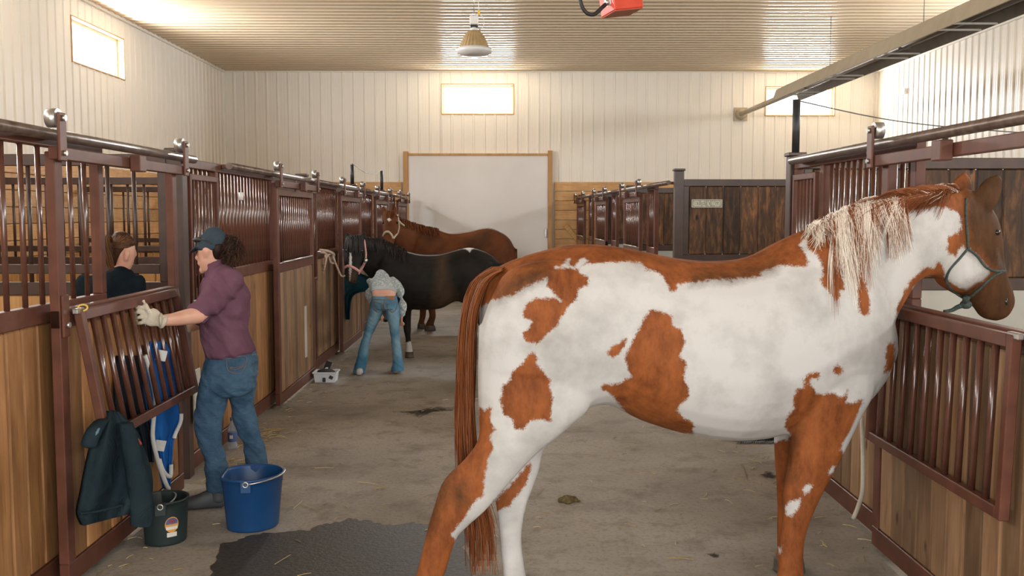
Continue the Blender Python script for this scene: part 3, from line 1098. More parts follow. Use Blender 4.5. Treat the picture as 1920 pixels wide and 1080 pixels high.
TANM = mottled('tan painted reflector', (0.40, 0.33, 0.23), (0.47, 0.40, 0.28), 5, 0.42, spec=0.5)
ALU = mottled('dull aluminium', (0.20, 0.19, 0.17), (0.27, 0.25, 0.23), 6, 0.4, metal=0.6)
HX, HZ = 5.0, 3.87
ht = tag(empty('tube_heater', (HX, 4.0, HZ)), 'long tan radiant tube heater hung under the ceiling above the stalls', 'heater')
y0, y1 = 0.0, 13.2
prof = [(-0.24, -0.13), (-0.175, 0.06), (-0.08, 0.11), (0.08, 0.11), (0.175, 0.06), (0.24, -0.13)]
V = [(x, y, z) for y in (y0, y1) for x, z in prof] + [(x * 0.965, y, z - 0.006) for y in (y0, y1) for x, z in prof]
n = len(prof)
outer = [(i, i + 1, n + i + 1, n + i) for i in range(n - 1)]
inner = [(2 * n + i, 3 * n + i, 3 * n + i + 1, 2 * n + i + 1) for i in range(n - 1)]
edge = [(0, n, 3 * n, 2 * n), (n - 1, 3 * n - 1, 4 * n - 1, 2 * n - 1)]
me = mesh_from('reflector', V, outer + inner + edge, TANM)
me.materials.append(ALU)
for i, p in enumerate(me.polygons):
    if n - 1 <= i < 2 * (n - 1):
        p.material_index = 1
link('reflector', me, ht)
link('burner_tube', rod_mesh(0.055, 13.6, ALU, 16, 'Y'), ht, (0, 6.6, -0.03))
link('exhaust_pipe', rod_mesh(0.05, 3.15, TANM, 16, 'Y'), ht, (0, 14.83, -0.03))
V, Fc = lathe([(0.05, 0), (0.11, 0.0), (0.12, 0.02), (0.05, 0.05)], 20)
fl = link('wall_flange', mesh_from('wall_flange', V, Fc, TANM, True), ht, (0, 16.44, -0.03), (H90, 0, 0))
box('flange_plate', (-0.14, 16.44, -0.17), (0.14, 16.47, 0.11), TANM, ht)
for k in range(7):
    y = 0.6 + k * 1.9
    box('cross_clip', (-0.235, y, -0.138), (0.235, y + 0.02, -0.118), WHITE, ht, 0.002)
    box('cross_clip', (-0.235, y + 0.35, -0.138), (0.235, y + 0.37, -0.118), WHITE, ht, 0.002)
    if k % 2 == 0:
        box('tube_saddle', (-0.07, y - 0.08, -0.09), (0.07, y - 0.05, -0.06), ALU, ht, 0.002)
for y in (1.3, 4.0, 7.6, 10.9):
    tube_obj('hanger_wire', [(0, y, 0.07), (0, y, ZC - HZ - 0.005)], 0.005, WIREM, ht, k=0)

REDM = mottled('red enamel', (0.72, 0.055, 0.02), (0.8, 0.08, 0.03), 9, 0.35)
ry = 8.0
r0, r1 = onY(1138, 24, ry), onY(1193, 20, ry)
rb = tag(empty('red_box_heater', (r0.x + 0.12, ry, r0.z)), 'bright red metal box with a looped black hose hanging under the ceiling', 'box')
rb.rotation_euler = (0, math.radians(-8), math.radians(14))
box('casing', (-0.12, -0.16, 0.0), (0.13, 0.16, 0.30), REDM, rb, 0.008)
box('base_plate', (-0.115, -0.15, -0.006), (0.125, 0.15, 0.0), mottled('faded red', (0.5, 0.16, 0.1), (0.55, 0.2, 0.13), 8, 0.5), rb, 0.002)
box('label', (-0.05, -0.163, 0.10), (0.06, -0.159, 0.16), WHITE, rb, 0)
box('label', (-0.122, -0.10, 0.06), (-0.119, 0.0, 0.16), WHITE, rb, 0)
for x in (-0.06, 0.08):
    tube_obj('hanger_rod', [(x, 0, 0.3), (x, 0, ZC - r0.z + 0.02)], 0.006, STEEL, rb, k=0)
tube_obj('hose', [(-0.12, -0.05, 0.09), (-0.18, -0.05, 0.05), (-0.26, -0.05, 0.0), (-0.33, -0.05, 0.03), (-0.36, -0.05, 0.14), (-0.34, -0.05, 0.4)], 0.016, BLACKRUB, rb)
link('hose_nut', rod_mesh(0.024, 0.03, STEEL, 10, 'X'), rb, (-0.135, -0.05, 0.085))
sn = onX(1699, 171, XR - 0.02)
tag(box('wall_sensor', (XR - 0.07, sn.y - 0.04, sn.z - 0.06), (XR - 0.015, sn.y + 0.04, sn.z + 0.06), WHITE, None, 0.01), 'small white sensor box high on the corrugated wall above the stalls', 'sensor')

# ------------------------------------------------------------------ horses


def flz(pl, x, d, z=0.0):
    """picture row at which plane pl (moved d) meets height z at column x"""
    lo, hi = 403.0, 2200.0
    for _ in range(50):
        mid = (lo + hi) / 2
        if pl.pt(x, mid, d).z > z:
            lo = mid
        else:
            hi = mid
    return lo


def leg(pl, rows, xh, half, d, m=None, foot_w=0.055):
    """leg rows down to the fetlock, then pastern and hoof standing on the floor"""
    R = [q_ for q_ in (pxring(pl, r, m) for r in rows) if q_[0].z > 0.165]
    f = flz(pl, xh, d)
    s = half
    top = flz(pl, xh, d, 0.075)
    pas = flz(pl, xh, d, 0.10)
    last = R[-1]
    A, B = pl.pt(xh + s * 0.82, pas, d), pl.pt(xh - s * 0.82, pas, d)
    R.append(((A + B) / 2, (A - B) / 2, pl.n * foot_w * 0.75))
    A, B = pl.pt(xh + s, top, d), pl.pt(xh - s, top, d)
    R.append(((A + B) / 2, (A - B) / 2, pl.n * foot_w * 0.9))
    A, B = pl.pt(xh + s * 1.2, f, d), pl.pt(xh - s * 1.1, f, d)
    c = (A + B) / 2
    hoof = loft([((R[-1][0]), R[-1][1] * 1.03, R[-1][2] * 1.03), (c + Vector((0, 0, 0.03)), (A - B) / 2 * 0.95, pl.n * foot_w), (c + Vector((0, 0, 0.003)), (A - B) / 2, pl.n * foot_w * 1.08)], k=2, cap=0.0)
    R[-1] = (R[-1][0] - Vector((0, 0, 0.02)), R[-1][1], R[-1][2])
    return loft(R, k=4, cap=0.1), hoof


def ear(pl, base0, base1, tip, d, m=None, th=0.022, dtip=0.0):
    if m:
        base0, base1, tip = m(*base0), m(*base1), m(*tip)
    A, B, T = pl.pt(*base0, d), pl.pt(*base1, d), pl.pt(*tip, d + dtip)
    c = (A + B) / 2
    u = (A - B) / 2
    R = [(c - (T - c) * 0.15, u * 0.9, pl.n * th)]
    for t, w in ((0.0, 1.0), (0.25, 1.12), (0.5, 1.0), (0.75, 0.66), (0.93, 0.28)):
        R.append((c + (T - c) * t, u * w, pl.n * th * (1.05 - 0.7 * t)))
    return loft(R, k=2, cap=0.4, seg=12)


def finish_horse(name, label, parts, hooves, base, mat, layers, voxel, smooth=6):
    root = tag(empty(name, base), label, 'horse')
    me, world = fuse('body', parts, voxel, smooth, mat, base)
    mark(me, world, layers)
    body = link('body', me, root)
    for V, Fc in hooves:
        link('hoof', mesh_from('hoof', shift(V, base), Fc, HOOF, True), root)
    return root, body, bvh_of(me, base)


def loop_on(bvh, pts, off, k=5, pl=None, d=0.0):
    out = []
    for x, y in spline(pts, k):
        p = snap(bvh, x, y, off)
        if p is None:
            p = out[-1] + (pl.pt(x, y, d) - pl.pt(lastx, lasty, d)) if out else pl.pt(x, y, d)
        out.append(p)
        lastx, lasty = x, y
    return out


# ---------------- the brown and white paint horse
PH = Plane((-0.1, 4.12), (1.7, 4.42))
cA = lambda L: [(780 + x / 1.636, 420 + y / 1.636) for x, y in L]
cB = lambda L: [(1300 + x / 1.8, 300 + y / 1.8) for x, y in L]
cC = lambda L: [(1680 + x / 3.375, 300 + y / 3.375) for x, y in L]
c8 = lambda L: [(1380 + x / 2.0, 540 + y / 2.0) for x, y in L]

torso = chain(PH, [(922, 508, 903, 640, .09), (955, 490, 925, 740, .19), (1005, 473, 985, 785, .26), (1070, 459, 1060, 775, .295), (1130, 459, 1130, 756, .305),
                   (1200, 470, 1200, 787, .325), (1270, 484, 1275, 810, .345), (1340, 489, 1350, 822, .35), (1410, 480, 1420, 820, .33), (1470, 449, 1485, 806, .295),
                   (1530, 424, 1545, 790, .27), (1572, 424, 1598, 768, .25), (1612, 470, 1640, 724, .20), (1640, 540, 1660, 690, .13)], seg=28)
haunch = chain(PH, [(1080, 500, 940, 520, .10, -.15), (1105, 600, 905, 600, .13, -.15), (1110, 700, 900, 690, .12, -.15)])
shoulder = chain(PH, [(1600, 470, 1480, 480, .08, -.13), (1650, 570, 1470, 590, .115, -.14), (1652, 680, 1478, 700, .115, -.14)])
neck = chain(PH, [(1480, 452, 1630, 725, .21), (1545, 416, 1666, 610, .175), (1605, 383, 1692, 563, .14), (1668, 368, 1713, 532, .12), (1730, 358, 1740, 518, .112, .03), (1790, 353, 1768, 528, .105, .07)], seg=24)
head = chain(PH, [(1806, 350, 1752, 515, .09, .06), (1838, 368, 1762, 534, .105, .09), (1862, 402, 1780, 546, .108, .1), (1872, 440, 1800, 557, .098, .1), (1876, 480, 1816, 567, .08, .1), (1885, 514, 1829, 579, .068, .1),
                  (1895, 543, 1838, 592, .066, .1), (1898, 565, 1850, 599, .062, .1), (1888, 586, 1860, 600, .05, .1)], seg=22, cap=0.3)
jaw = chain(PH, [(1800, 440, 1765, 500, .06, .05), (1815, 480, 1770, 530, .075, .045), (1832, 510, 1795, 550, .06, .05)])
legs, hooves = [], []
for rows, xh, half, d in (
        ([(1108, 620, 897, 610, .10, -.13), (1112, 745, 895, 720, .115, -.15), (1066, 800, 898, 790, .095, -.16), (1008, 848, 895, 828, .078, -.165), (955, 905, 870, 862, .06, -.165), (912, 955, 832, 900, .052, -.165),
          (880, 984, 815, 945, .046, -.165), (856, 1010, 803, 985, .040, -.165), (839, 1062, 787, 1050, .036, -.165), (820, 1115, 772, 1112, .038, -.165), (812, 1145, 758, 1146, .044, -.165)], 790, 30, -.165),
        ([(1108, 700, 935, 690, .10, .13), (1062, 795, 928, 790, .09, .14), (1022, 838, 925, 862, .072, .15), (1010, 885, 926, 920, .056, .12), (990, 938, 930, 952, .05, .09), (980, 985, 935, 992, .042, .02),
          (979, 1025, 938, 1030, .037, .02), (984, 1062, 938, 1066, .042, .02), (988, 1080, 942, 1084, .038, .02)], 966, 27, .0),
        ([(1645, 640, 1490, 640, .08, -.14), (1638, 725, 1482, 750, .10, -.15), (1612, 780, 1486, 802, .088, -.15), (1585, 838, 1482, 842, .072, -.15), (1562, 885, 1476, 885, .06, -.15), (1543, 920, 1470, 922, .052, -.15),
          (1526, 955, 1469, 957, .05, -.15), (1513, 990, 1466, 990, .042, -.15), (1506, 1030, 1460, 1030, .038, -.15), (1502, 1066, 1452, 1070, .044, -.15)], 1482, 29, -.15),
        ([(1600, 690, 1478, 720, .08, .12), (1560, 800, 1455, 805, .075, .14), (1525, 850, 1453, 850, .06, .15), (1508, 910, 1457, 910, .05, .15), (1506, 950, 1458, 950, .046, .15), (1500, 985, 1457, 985, .038, .15),
          (1497, 1020, 1455, 1020, .04, .15)], 1478, 25, .15)):
    a, b = leg(PH, rows, xh, half, d)
    legs.append(a)
    hooves.append(b)
ears = [ear(PH, (1829, 362), (1861, 392), (1877, 326), .03, None, .024), ear(PH, (1784, 356), (1818, 362), (1810, 322), .15, None, .024)]

brown_polys = [
    cA([(120, 300), (190, 252), (205, 255), (235, 232), (265, 226), (300, 216), (330, 196), (370, 179), (402, 166), (398, 190), (425, 212), (440, 226), (446, 236), (400, 226), (372, 226), (345, 240), (326, 264), (330, 290), (355, 298), (346, 318), (326, 334),
        (336, 360), (370, 366), (402, 340), (430, 312), (450, 282), (466, 250), (490, 238), (500, 198), (528, 186), (530, 160), (502, 150), (500, 132), (520, 122), (600, 118), (650, 115), (695, 121), (705, 140), (740, 146), (762, 168), (780, 205), (800, 206), (802, 188),
        (830, 180), (870, 176), (940, 168), (1000, 165), (1060, 160), (1060, 0), (500, 0), (100, 100)]),
    cA([(360, 390), (372, 400), (370, 425), (395, 460), (412, 480), (412, 505), (422, 535), (415, 560), (415, 605), (385, 600), (350, 605), (330, 630), (305, 630), (295, 600), (268, 580), (258, 545), (265, 500), (290, 475), (300, 450), (330, 425), (345, 400)]),
    cA([(720, 266), (755, 270), (785, 285), (790, 310), (815, 325), (825, 355), (818, 380), (810, 410), (830, 430), (820, 470), (835, 500), (835, 530), (800, 570), (825, 595), (850, 610), (850, 645), (800, 645), (740, 632), (700, 618), (655, 590), (630, 560), (598, 522),
        (565, 500), (580, 490), (620, 490), (660, 470), (650, 440), (640, 410), (655, 380), (665, 355), (680, 330), (700, 290)]),
    cA([(588, 395), (595, 377), (622, 370), (630, 355), (643, 352), (640, 375), (622, 400), (603, 411)]),
    cA([(195, 560), (212, 578), (225, 558), (232, 565), (226, 600), (242, 632), (228, 650), (238, 690), (220, 720), (215, 760), (206, 800), (210, 832), (190, 842), (165, 872), (150, 900), (120, 935), (108, 955), (118, 968), (130, 990), (130, 1300), (-120, 1300), (-60, 900), (60, 780), (140, 700), (180, 640)]),
    cA([(352, 728), (350, 762), (335, 802), (310, 837), (282, 866), (245, 882), (240, 850), (262, 830), (300, 790)]),
    # shoulder and withers
    cB([(-10, 412), (60, 400), (130, 405), (190, 385), (250, 370), (290, 356), (385, 360), (390, 342), (378, 312), (358, 292), (364, 268), (382, 272), (388, 302), (402, 310), (420, 320), (430, 345), (440, 390), (428, 402), (436, 422), (452, 440), (480, 474), (492, 464),
        (496, 440), (512, 438), (505, 400), (516, 350), (540, 330), (530, 290), (520, 230), (500, 190), (440, 170), (300, 180), (100, 260), (-10, 300)]),
    cB([(552, 378), (566, 384), (582, 402), (590, 450), (596, 482), (593, 522), (577, 526), (560, 512), (557, 460), (550, 410)]),
    # crest and head
    cB([(560, 40), (640, 128), (700, 150), (757, 168), (800, 158), (850, 160), (893, 176), (904, 205), (900, 235), (880, 262), (860, 276), (854, 300), (866, 335), (880, 346), (890, 330), (930, 300), (990, 360), (1010, 420), (1000, 560), (1140, 560), (1140, 20), (800, 20)]),
    cC([(325, 500), (370, 470), (440, 440), (480, 600), (455, 590), (430, 545), (400, 560), (390, 610), (372, 622), (335, 595), (330, 560)]),
    cC([(0, 940), (30, 880), (90, 765), (165, 692), (200, 676), (240, 688), (262, 638), (290, 655), (304, 700), (312, 745), (345, 780), (420, 812), (455, 812), (500, 778), (545, 762), (592, 715), (700, 600), (900, 700), (900, 1100), (300, 1100), (270, 830), (180, 775), (120, 800), (40, 960), (0, 990)]),
    # chest edge, spot
    cB([(640, 722), (650, 690), (648, 660), (655, 618), (680, 618), (680, 700), (655, 722)]),
    cB([(474, 700), (486, 689), (504, 704), (503, 722), (486, 729), (475, 716)]),
    # near fore leg
    cB([(308, 900), (320, 860), (342, 838), (335, 810), (350, 775), (372, 768), (375, 735), (398, 717), (428, 720), (420, 742), (402, 738), (388, 758), (410, 772), (420, 790), (440, 795), (465, 784), (500, 802), (520, 780), (515, 820), (555, 816), (575, 806), (562, 850),
        (540, 893), (515, 940), (500, 975), (506, 990), (520, 985), (480, 1120), (420, 1500), (200, 1500), (270, 1000), (330, 930)]),
    [(1440, 830), (1458, 828), (1490, 822), (1490, 1200), (1430, 1200)],
]
white_polys = [
    cA([(426, 132), (446, 128), (462, 108), (474, 108), (470, 124), (484, 134), (462, 138), (440, 134)]), cA([(484, 132), (500, 108), (520, 106), (528, 112), (510, 126), (500, 140)]),
    cC([(398, 562), (430, 538), (460, 586), (500, 590), (540, 640), (592, 690), (590, 716), (545, 762), (500, 776), (450, 816), (422, 808), (408, 790), (362, 768), (322, 738), (312, 690), (312, 640), (328, 602), (352, 592), (382, 612)]),
    cC([(640, 560), (655, 600), (676, 650), (690, 690), (684, 706), (664, 690), (648, 650), (640, 610)]),
    c8([(180, 828), (205, 800), (242, 790), (238, 822), (216, 842), (206, 860), (190, 850)]), c8([(252, 752), (268, 735), (288, 738), (276, 762), (256, 776)]), c8([(345, 690), (358, 672), (374, 668), (364, 690), (350, 702)]),
    c8([(402, 606), (404, 580), (430, 545), (452, 490), (470, 440), (474, 440), (462, 500), (440, 560), (418, 600)]), c8([(158, 975), (174, 968), (170, 992), (160, 998)]),
]
dark_coat_shade_polys = [
    cA([(100, 770), (120, 760), (100, 830), (70, 880), (50, 920), (40, 960), (30, 940), (55, 850), (70, 800)]), cA([(115, 800), (150, 800), (155, 850), (130, 870), (112, 840)]),
    cC([(430, 150), (560, 60), (720, 20), (860, 700), (860, 1120), (480, 1120), (460, 960), (390, 850), (470, 790), (560, 740), (600, 700), (520, 600), (460, 560), (440, 400)]),  # head: darker liver coat, with part of the stall's shade painted in
    cB([(0, 385), (60, 380), (130, 388), (190, 368), (270, 345), (270, 372), (190, 388), (130, 408), (60, 404), (0, 412)]),
    cA([(250, 205), (330, 150), (400, 130), (402, 160), (330, 196), (260, 226)]),
    c8([(190, 720), (215, 560), (235, 520), (212, 640), (205, 720)]),
]
PAINT = coat_mat('paint horse coat', (0.34, 0.325, 0.305), (0.50, 0.485, 0.465),
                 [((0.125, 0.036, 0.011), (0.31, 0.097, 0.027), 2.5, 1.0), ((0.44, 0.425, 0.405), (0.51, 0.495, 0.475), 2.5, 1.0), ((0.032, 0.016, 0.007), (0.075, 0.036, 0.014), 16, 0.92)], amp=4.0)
base = Vector((0.75, 4.26, 0))
paint, pbody, pbvh = finish_horse('paint_horse', 'brown and white paint horse with a white and brown mane, standing across the aisle', [torso, haunch, shoulder, neck, head, jaw] + legs + ears, hooves, base, PAINT, [brown_polys, white_polys, dark_coat_shade_polys], 0.0105, 7)

HAIRM = hair_mat('horse hair', (0.05, 0.016, 0.007), (0.26, 0.08, 0.024), (0.88, 0.80, 0.69), 0.75)
cur, tin = [], []
for cl in range(170):
    crx = 1520 + 280 * ((cl + 0.5) / 170) + rng.uniform(-3, 3)
    cdy = 1.25
    if crx < 1560:
        cL, cdr = rng.uniform(15, 70) * (0.3 + 0.7 * (crx - 1515) / 45), rng.uniform(-25, 30)
        pw = 0.7
    elif crx < 1668:
        cL, cdr = rng.uniform(50, 185) * (1.0 - 0.35 * (crx - 1560) / 110), rng.uniform(-18, 42)
        pw = 0.35 if 1588 < crx < 1606 or 1640 < crx < 1656 else 0.88
    elif crx < 1700:
        cL, cdr = rng.uniform(40, 115), rng.uniform(-25, 20)
        pw = 0.3
    else:
        cL, cdr = rng.uniform(12, 58), rng.uniform(-115, -25)
        pw = 0.03
        cdy = 1.6
    cw, cph, white = rng.uniform(1, 5), rng.uniform(0, 6), rng.random() < pw
    ctint = rng.uniform(0.86, 1.0) if white else (rng.uniform(0.55, 0.72) if crx < 1700 and rng.random() < 0.4 else rng.uniform(0.22, 0.55))
    for i in range(19):
        rx, L, dr = crx + rng.normal(0, 3.0), cL * rng.uniform(0.6, 1.1), cdr + rng.normal(0, 4)
        ry = float(np.interp(rx, [1490, 1545, 1580, 1620, 1680, 1740, 1800], [440, 412, 390, 373, 365, 356, 350])) + rng.uniform(-1, 11)
        P, last, lift = [], None, 0.006 + 0.022 * rng.random()
        for j in range(11):
            t = j / 10
            x = rx + dr * t ** 0.9 + cw * math.sin(t * 4 + cph) * t
            y = ry - 8 * math.sin(math.pi * min(1, t * 2.2)) + L * t ** cdy
            p = snap(pbvh, x, y, lift)
            if p is None or (last is not None and (p - last).length > 0.12):
                p = PH.pt(x, y, -0.02) if last is None else last + (PH.pt(x, y, 0) - PH.pt(px_, py_, 0))
            P.append(p)
            last, px_, py_ = p, x, y
        cur.append(P)
        tin.append(min(1, max(0, ctint + rng.normal(0, 0.04))))
tag(link('mane', strands('mane', cur, 0.0017, 0.0005, tin, HAIRM, base), paint), 'long white and chestnut mane', kind='stuff')
cur, tin = [], []
for cl in range(84):
    U, Wc, LC = max(-2, min(2, rng.normal(0, 1))), max(-2, min(2, rng.normal(0, 1))), (rng.uniform(0.84, 1.0) if cl % 3 else rng.uniform(0.6, 0.9))
    tc_ = rng.uniform(0.2, 0.52)
    for i in range(12):
        u, w = U + rng.normal(0, 0.3), Wc + rng.normal(0, 0.3)
        ctrl = [(934 + 4 * u, 500 + 3 * abs(w), -0.06), (900 + 6 * u, 530, -0.05), (879 + 6 * u, 600, -0.02), (873 + 7 * u, 720, 0.0), (874 + 8 * u, 820, 0.01), (884 + 10 * u, 910, 0.02), (900 + 14 * u, 990, 0.03), (904 + 17 * u, 1078, 0.03)]
        C = spline(ctrl, 8)
        n = max(12, int(len(C) * min(1, LC * rng.uniform(0.84, 1.04))))
        C = [C[int(round(z))] for z in np.linspace(0, n - 1, 24)]
        ph = rng.uniform(0, 6)
        cur.append([PH.pt(x + 2.5 * math.sin(ph + k * 0.45), y, d + 0.022 * w) for k, (x, y, d) in enumerate(C)])
        tin.append(min(.54, max(0, tc_ + rng.normal(0, 0.08))))
tag(link('tail', strands('tail', cur, 0.0030, 0.0012, tin, HAIRM, base), paint), 'long chestnut tail', kind='stuff')
for x, y in ((1868, 436),):
    p = snap(pbvh, x, y, -0.013)
    if p:
        link('eye', mesh_from('eye', *(lambda v, f: (shift(v, base), f))(*ball(p, 0.019, 1, 1, .8)), EYEM, True), paint)
p = snap(pbvh, 1886, 566, -0.007)
if p:
    V, Fc = ball(p, 0.013, .8, 0.8, 1.5)
    link('nostril', mesh_from('nostril', shift(V, base), Fc, EYEM, True), paint)
ROPEG = mottled('dark green halter rope', (0.02, 0.035, 0.03), (0.06, 0.08, 0.07), 90, 0.8, 0.5, 160)
hv = []
for pts in ([(1812, 372), (1811, 400), (1813, 430), (1815, 466)], [(1815, 466), (1800, 484), (1782, 504), (1775, 520), (1776, 530), (1790, 548), (1812, 562)], [(1815, 466), (1832, 480), (1848, 500), (1866, 508), (1884, 508)], [(1812, 562), (1830, 548), (1860, 520), (1884, 508)]):
    hv.append(tube(loop_on(pbvh, pts, 0.004, 5, PH, 0.0), 0.0062, 8))
kx = PH.pt(1811, 571, 0.08)
hv.append(tube(spline([PH.pt(1812, 558, 0.05), PH.pt(1810, 566, 0.07), PH.pt(1806, 572, 0.08), PH.pt(1795, 576, 0.09), PH.pt(1784, 582, 0.1), PH.pt(1770, 584, 0.1)], 4), 0.017, 8, 0.008))
hv.append(ball(kx, 0.024, 1.2, 1, 0.9))
V, Fc = join(hv)
link('halter', mesh_from('halter', shift(V, base), Fc, ROPEG, True), paint)

# ---------------- black horse and brown horse
c5 = lambda x, y: (560 + x / 3.0, 360 + y / 3.0)
c5l = lambda L: [c5(x, y) for x, y in L]
BH = Plane((-1.6, 11.50), (0.2, 11.58))
parts = [chain(BH, [(1122, 392, 1128, 560, .12), (1085, 358, 1075, 640, .2), (1035, 330, 1025, 655, .25), (960, 313, 955, 640, .28), (885, 327, 885, 615, .28), (800, 350, 800, 655, .30), (700, 353, 690, 664, .30), (610, 335, 600, 656, .27), (540, 315, 525, 640, .24), (480, 330, 450, 600, .2), (445, 370, 415, 540, .12)], c5, seg=24),
         chain(BH, [(590, 320, 440, 590, .17), (530, 292, 415, 540, .15), (480, 272, 395, 480, .13), (425, 262, 362, 440, .115, -.03), (378, 256, 335, 390, .10, -.08)], c5),
         chain(BH, [(264, 256, 374, 250, .10, -.08), (254, 300, 376, 300, .115, -.13), (252, 350, 368, 352, .11, -.18), (255, 400, 350, 405, .09, -.23), (260, 445, 338, 450, .078, -.27), (264, 480, 330, 484, .07, -.29), (278, 508, 326, 510, .055, -.30)], c5, cap=0.3),
         chain(BH, [(630, 460, 480, 480, .09, -.13), (630, 560, 500, 580, .10, -.13)], c5), chain(BH, [(1090, 400, 920, 400, .11, -.13), (1090, 560, 900, 560, .12, -.14)], c5)]
hooves = []
for rows, xh, half, d in (
        ([(640, 560, 545, 580, .09, .0), (636, 650, 572, 660, .07, .0), (632, 720, 584, 720, .055, .0), (632, 775, 590, 775, .048, .0), (630, 820, 600, 820, .036, .0), (642, 862, 600, 860, .045, .0), (652, 895, 598, 895, .062, 0)], c5(622, 0)[0], 7.5, .0),
        ([(1100, 560, 960, 560, .11, -.12), (1085, 640, 960, 650, .09, -.13), (1070, 710, 990, 700, .06, -.13), (1068, 770, 1015, 760, .05, -.13), (1058, 820, 1020, 820, .038, -.13), (1056, 870, 1020, 870, .04, -.13)], c5(1040, 0)[0], 8, -.13),
        ([(1100, 560, 970, 560, .1, .14), (1095, 640, 985, 650, .08, .14), (1090, 700, 1020, 700, .055, .14), (1090, 760, 1040, 760, .045, .14), (1085, 810, 1050, 810, .036, .14), (1085, 850, 1050, 850, .04, .14)], c5(1070, 0)[0], 8, .14)):
    a, b = leg(BH, rows, xh, half, d, c5)
    parts.append(a)
    hooves.append(b)
# lifted near fore leg, cannon folded back and held by the girl
parts.append(loft([(BH.pt(*c5(545, 560), -.1), Vector((.10, 0, 0)), Vector((0, .08, 0))), (BH.pt(*c5(520, 640), -.2), Vector((.065, 0, 0)), Vector((0, .06, 0))), (BH.pt(*c5(500, 700), -.34), Vector((.05, 0, 0)), Vector((0, .045, .02))),
                   (BH.pt(*c5(490, 712), -.5), Vector((.04, 0, 0)), Vector((0, .02, .04))), (BH.pt(*c5(486, 700), -.66), Vector((.042, 0, 0)), Vector((0, .02, .042)))], k=4))
hc = BH.pt(*c5(486, 694), -.76)
hooves.append(loft([(hc + Vector((0, .09, 0)), Vector((.046, 0, 0)), Vector((0, 0, .045))), (hc, Vector((.055, 0, 0)), Vector((0, 0, .055)))], k=1, cap=0.05))
parts += [ear(BH, (340, 262), (374, 256), (370, 222), -.06, c5, .032), ear(BH, (262, 265), (296, 258), (272, 226), -.06, c5, .032)]
lay = [[c5l([(785, 370), (830, 350), (825, 430), (845, 500), (870, 560), (910, 600), (880, 640), (800, 670), (750, 640), (770, 520)]), c5l([(265, 450), (330, 440), (330, 540), (280, 540)])],
       [c5l([(910, 314), (950, 300), (990, 316), (975, 322), (962, 338), (945, 324)]), c5l([(286, 340), (297, 340), (299, 400), (296, 460), (288, 500), (284, 440)]), c5l([(596, 850), (640, 836), (665, 930), (640, 960), (580, 960)])]]
BLACK = coat_mat('black horse coat', (0.008, 0.0075, 0.007), (0.02, 0.017, 0.014), [((0.05, 0.03, 0.016), (0.085, 0.05, 0.026), 10, 0.85), ((0.55, 0.53, 0.5), (0.62, 0.6, 0.57), 1.0, 1.0)], amp=1.5)
base = Vector((-0.9, 11.52, 0))
black, bbody, bbvh = finish_horse('black_horse', 'black horse with a pink noseband halter, white rump patch and one white sock', parts, hooves, base, BLACK, lay, 0.0105, 6)
BLKHAIR = hair_mat('black hair', (0.006, 0.006, 0.006), (0.02, 0.017, 0.015), (0.04, 0.03, 0.025))
cur, tin = [], []
for i in range(300):
    if i < 90:
        rx, ry = rng.uniform(275, 365), rng.uniform(243, 262)
        L, dr = rng.uniform(40, 110), rng.uniform(-25, 15)
    else:
        rx = rng.uniform(372, 600)
        ry = float(np.interp(rx, [372, 430, 480, 540, 620], [256, 260, 268, 296, 330])) + rng.uniform(-3, 8)
        L, dr = rng.uniform(15, 80), rng.uniform(-20, 30)
    P, last = [], None
    for j in range(7):
        t = j / 6
        x, y = c5(rx + dr * t, ry + L * t ** 1.2)
        p = snap(bbvh, x, y, 0.015) or BH.pt(x, y, -.03)
        P.append(p)
    cur.append(P)
    tin.append(rng.uniform(0, 0.9))
tag(link('mane', strands('mane', cur, 0.006, 0.002, tin, BLKHAIR, base), black), 'black mane and forelock', kind='stuff')
cur = [[BH.pt(*c5(1120 + 10 * a + 12 * t + 4 * math.sin(6 * t + b), 400 + 460 * t * l), 0.05 * b) for t in np.linspace(0, 1, 8)] for a, b, l in zip(rng.normal(0, 1, 120), rng.normal(0, 1, 120), rng.uniform(0.7, 1, 120))]
tag(link('tail', strands('tail', cur, 0.007, 0.002, rng.uniform(0, 0.8, 120), BLKHAIR, base), black), kind='stuff')
for x, y in (c5(272, 330), c5(352, 330)):
    p = snap(bbvh, x, y, -0.008)
    V, Fc = ball(p, 0.02)
    link('eye', mesh_from('eye', shift(V, base), Fc, EYEM, True), black)
for x, y in (c5(280, 496), c5(316, 498)):
    p = snap(bbvh, x, y, -0.002)
    V, Fc = ball(p, 0.014)
    link('nostril', mesh_from('nostril', shift(V, base), Fc, EYEM, True), black)
PINK = mottled('pink webbing', (0.62, 0.30, 0.28), (0.72, 0.40, 0.37), 50, 0.8)
V, Fc = join([tube(loop_on(bbvh, [c5(*q) for q in L], 0.004, 4, BH, -.2), r, 8) for L, r in (([(258, 428), (275, 416), (300, 422), (325, 436), (342, 450)], .016), ([(368, 270), (374, 310), (378, 350), (376, 385)], .013), ([(376, 385), (360, 420), (342, 450), (335, 462)], .016))])
hb = link('halter', mesh_from('halter', shift(V, base), Fc, PINK, True), black)
hb['label'] = 'pink halter with metal buckle'
p = snap(bbvh, *c5(376, 385), 0.014)
V, Fc = ball(p, 0.028, 1, .5, 1)
link('buckle', mesh_from('buckle', shift(V, base), Fc, STEEL, True), hb)

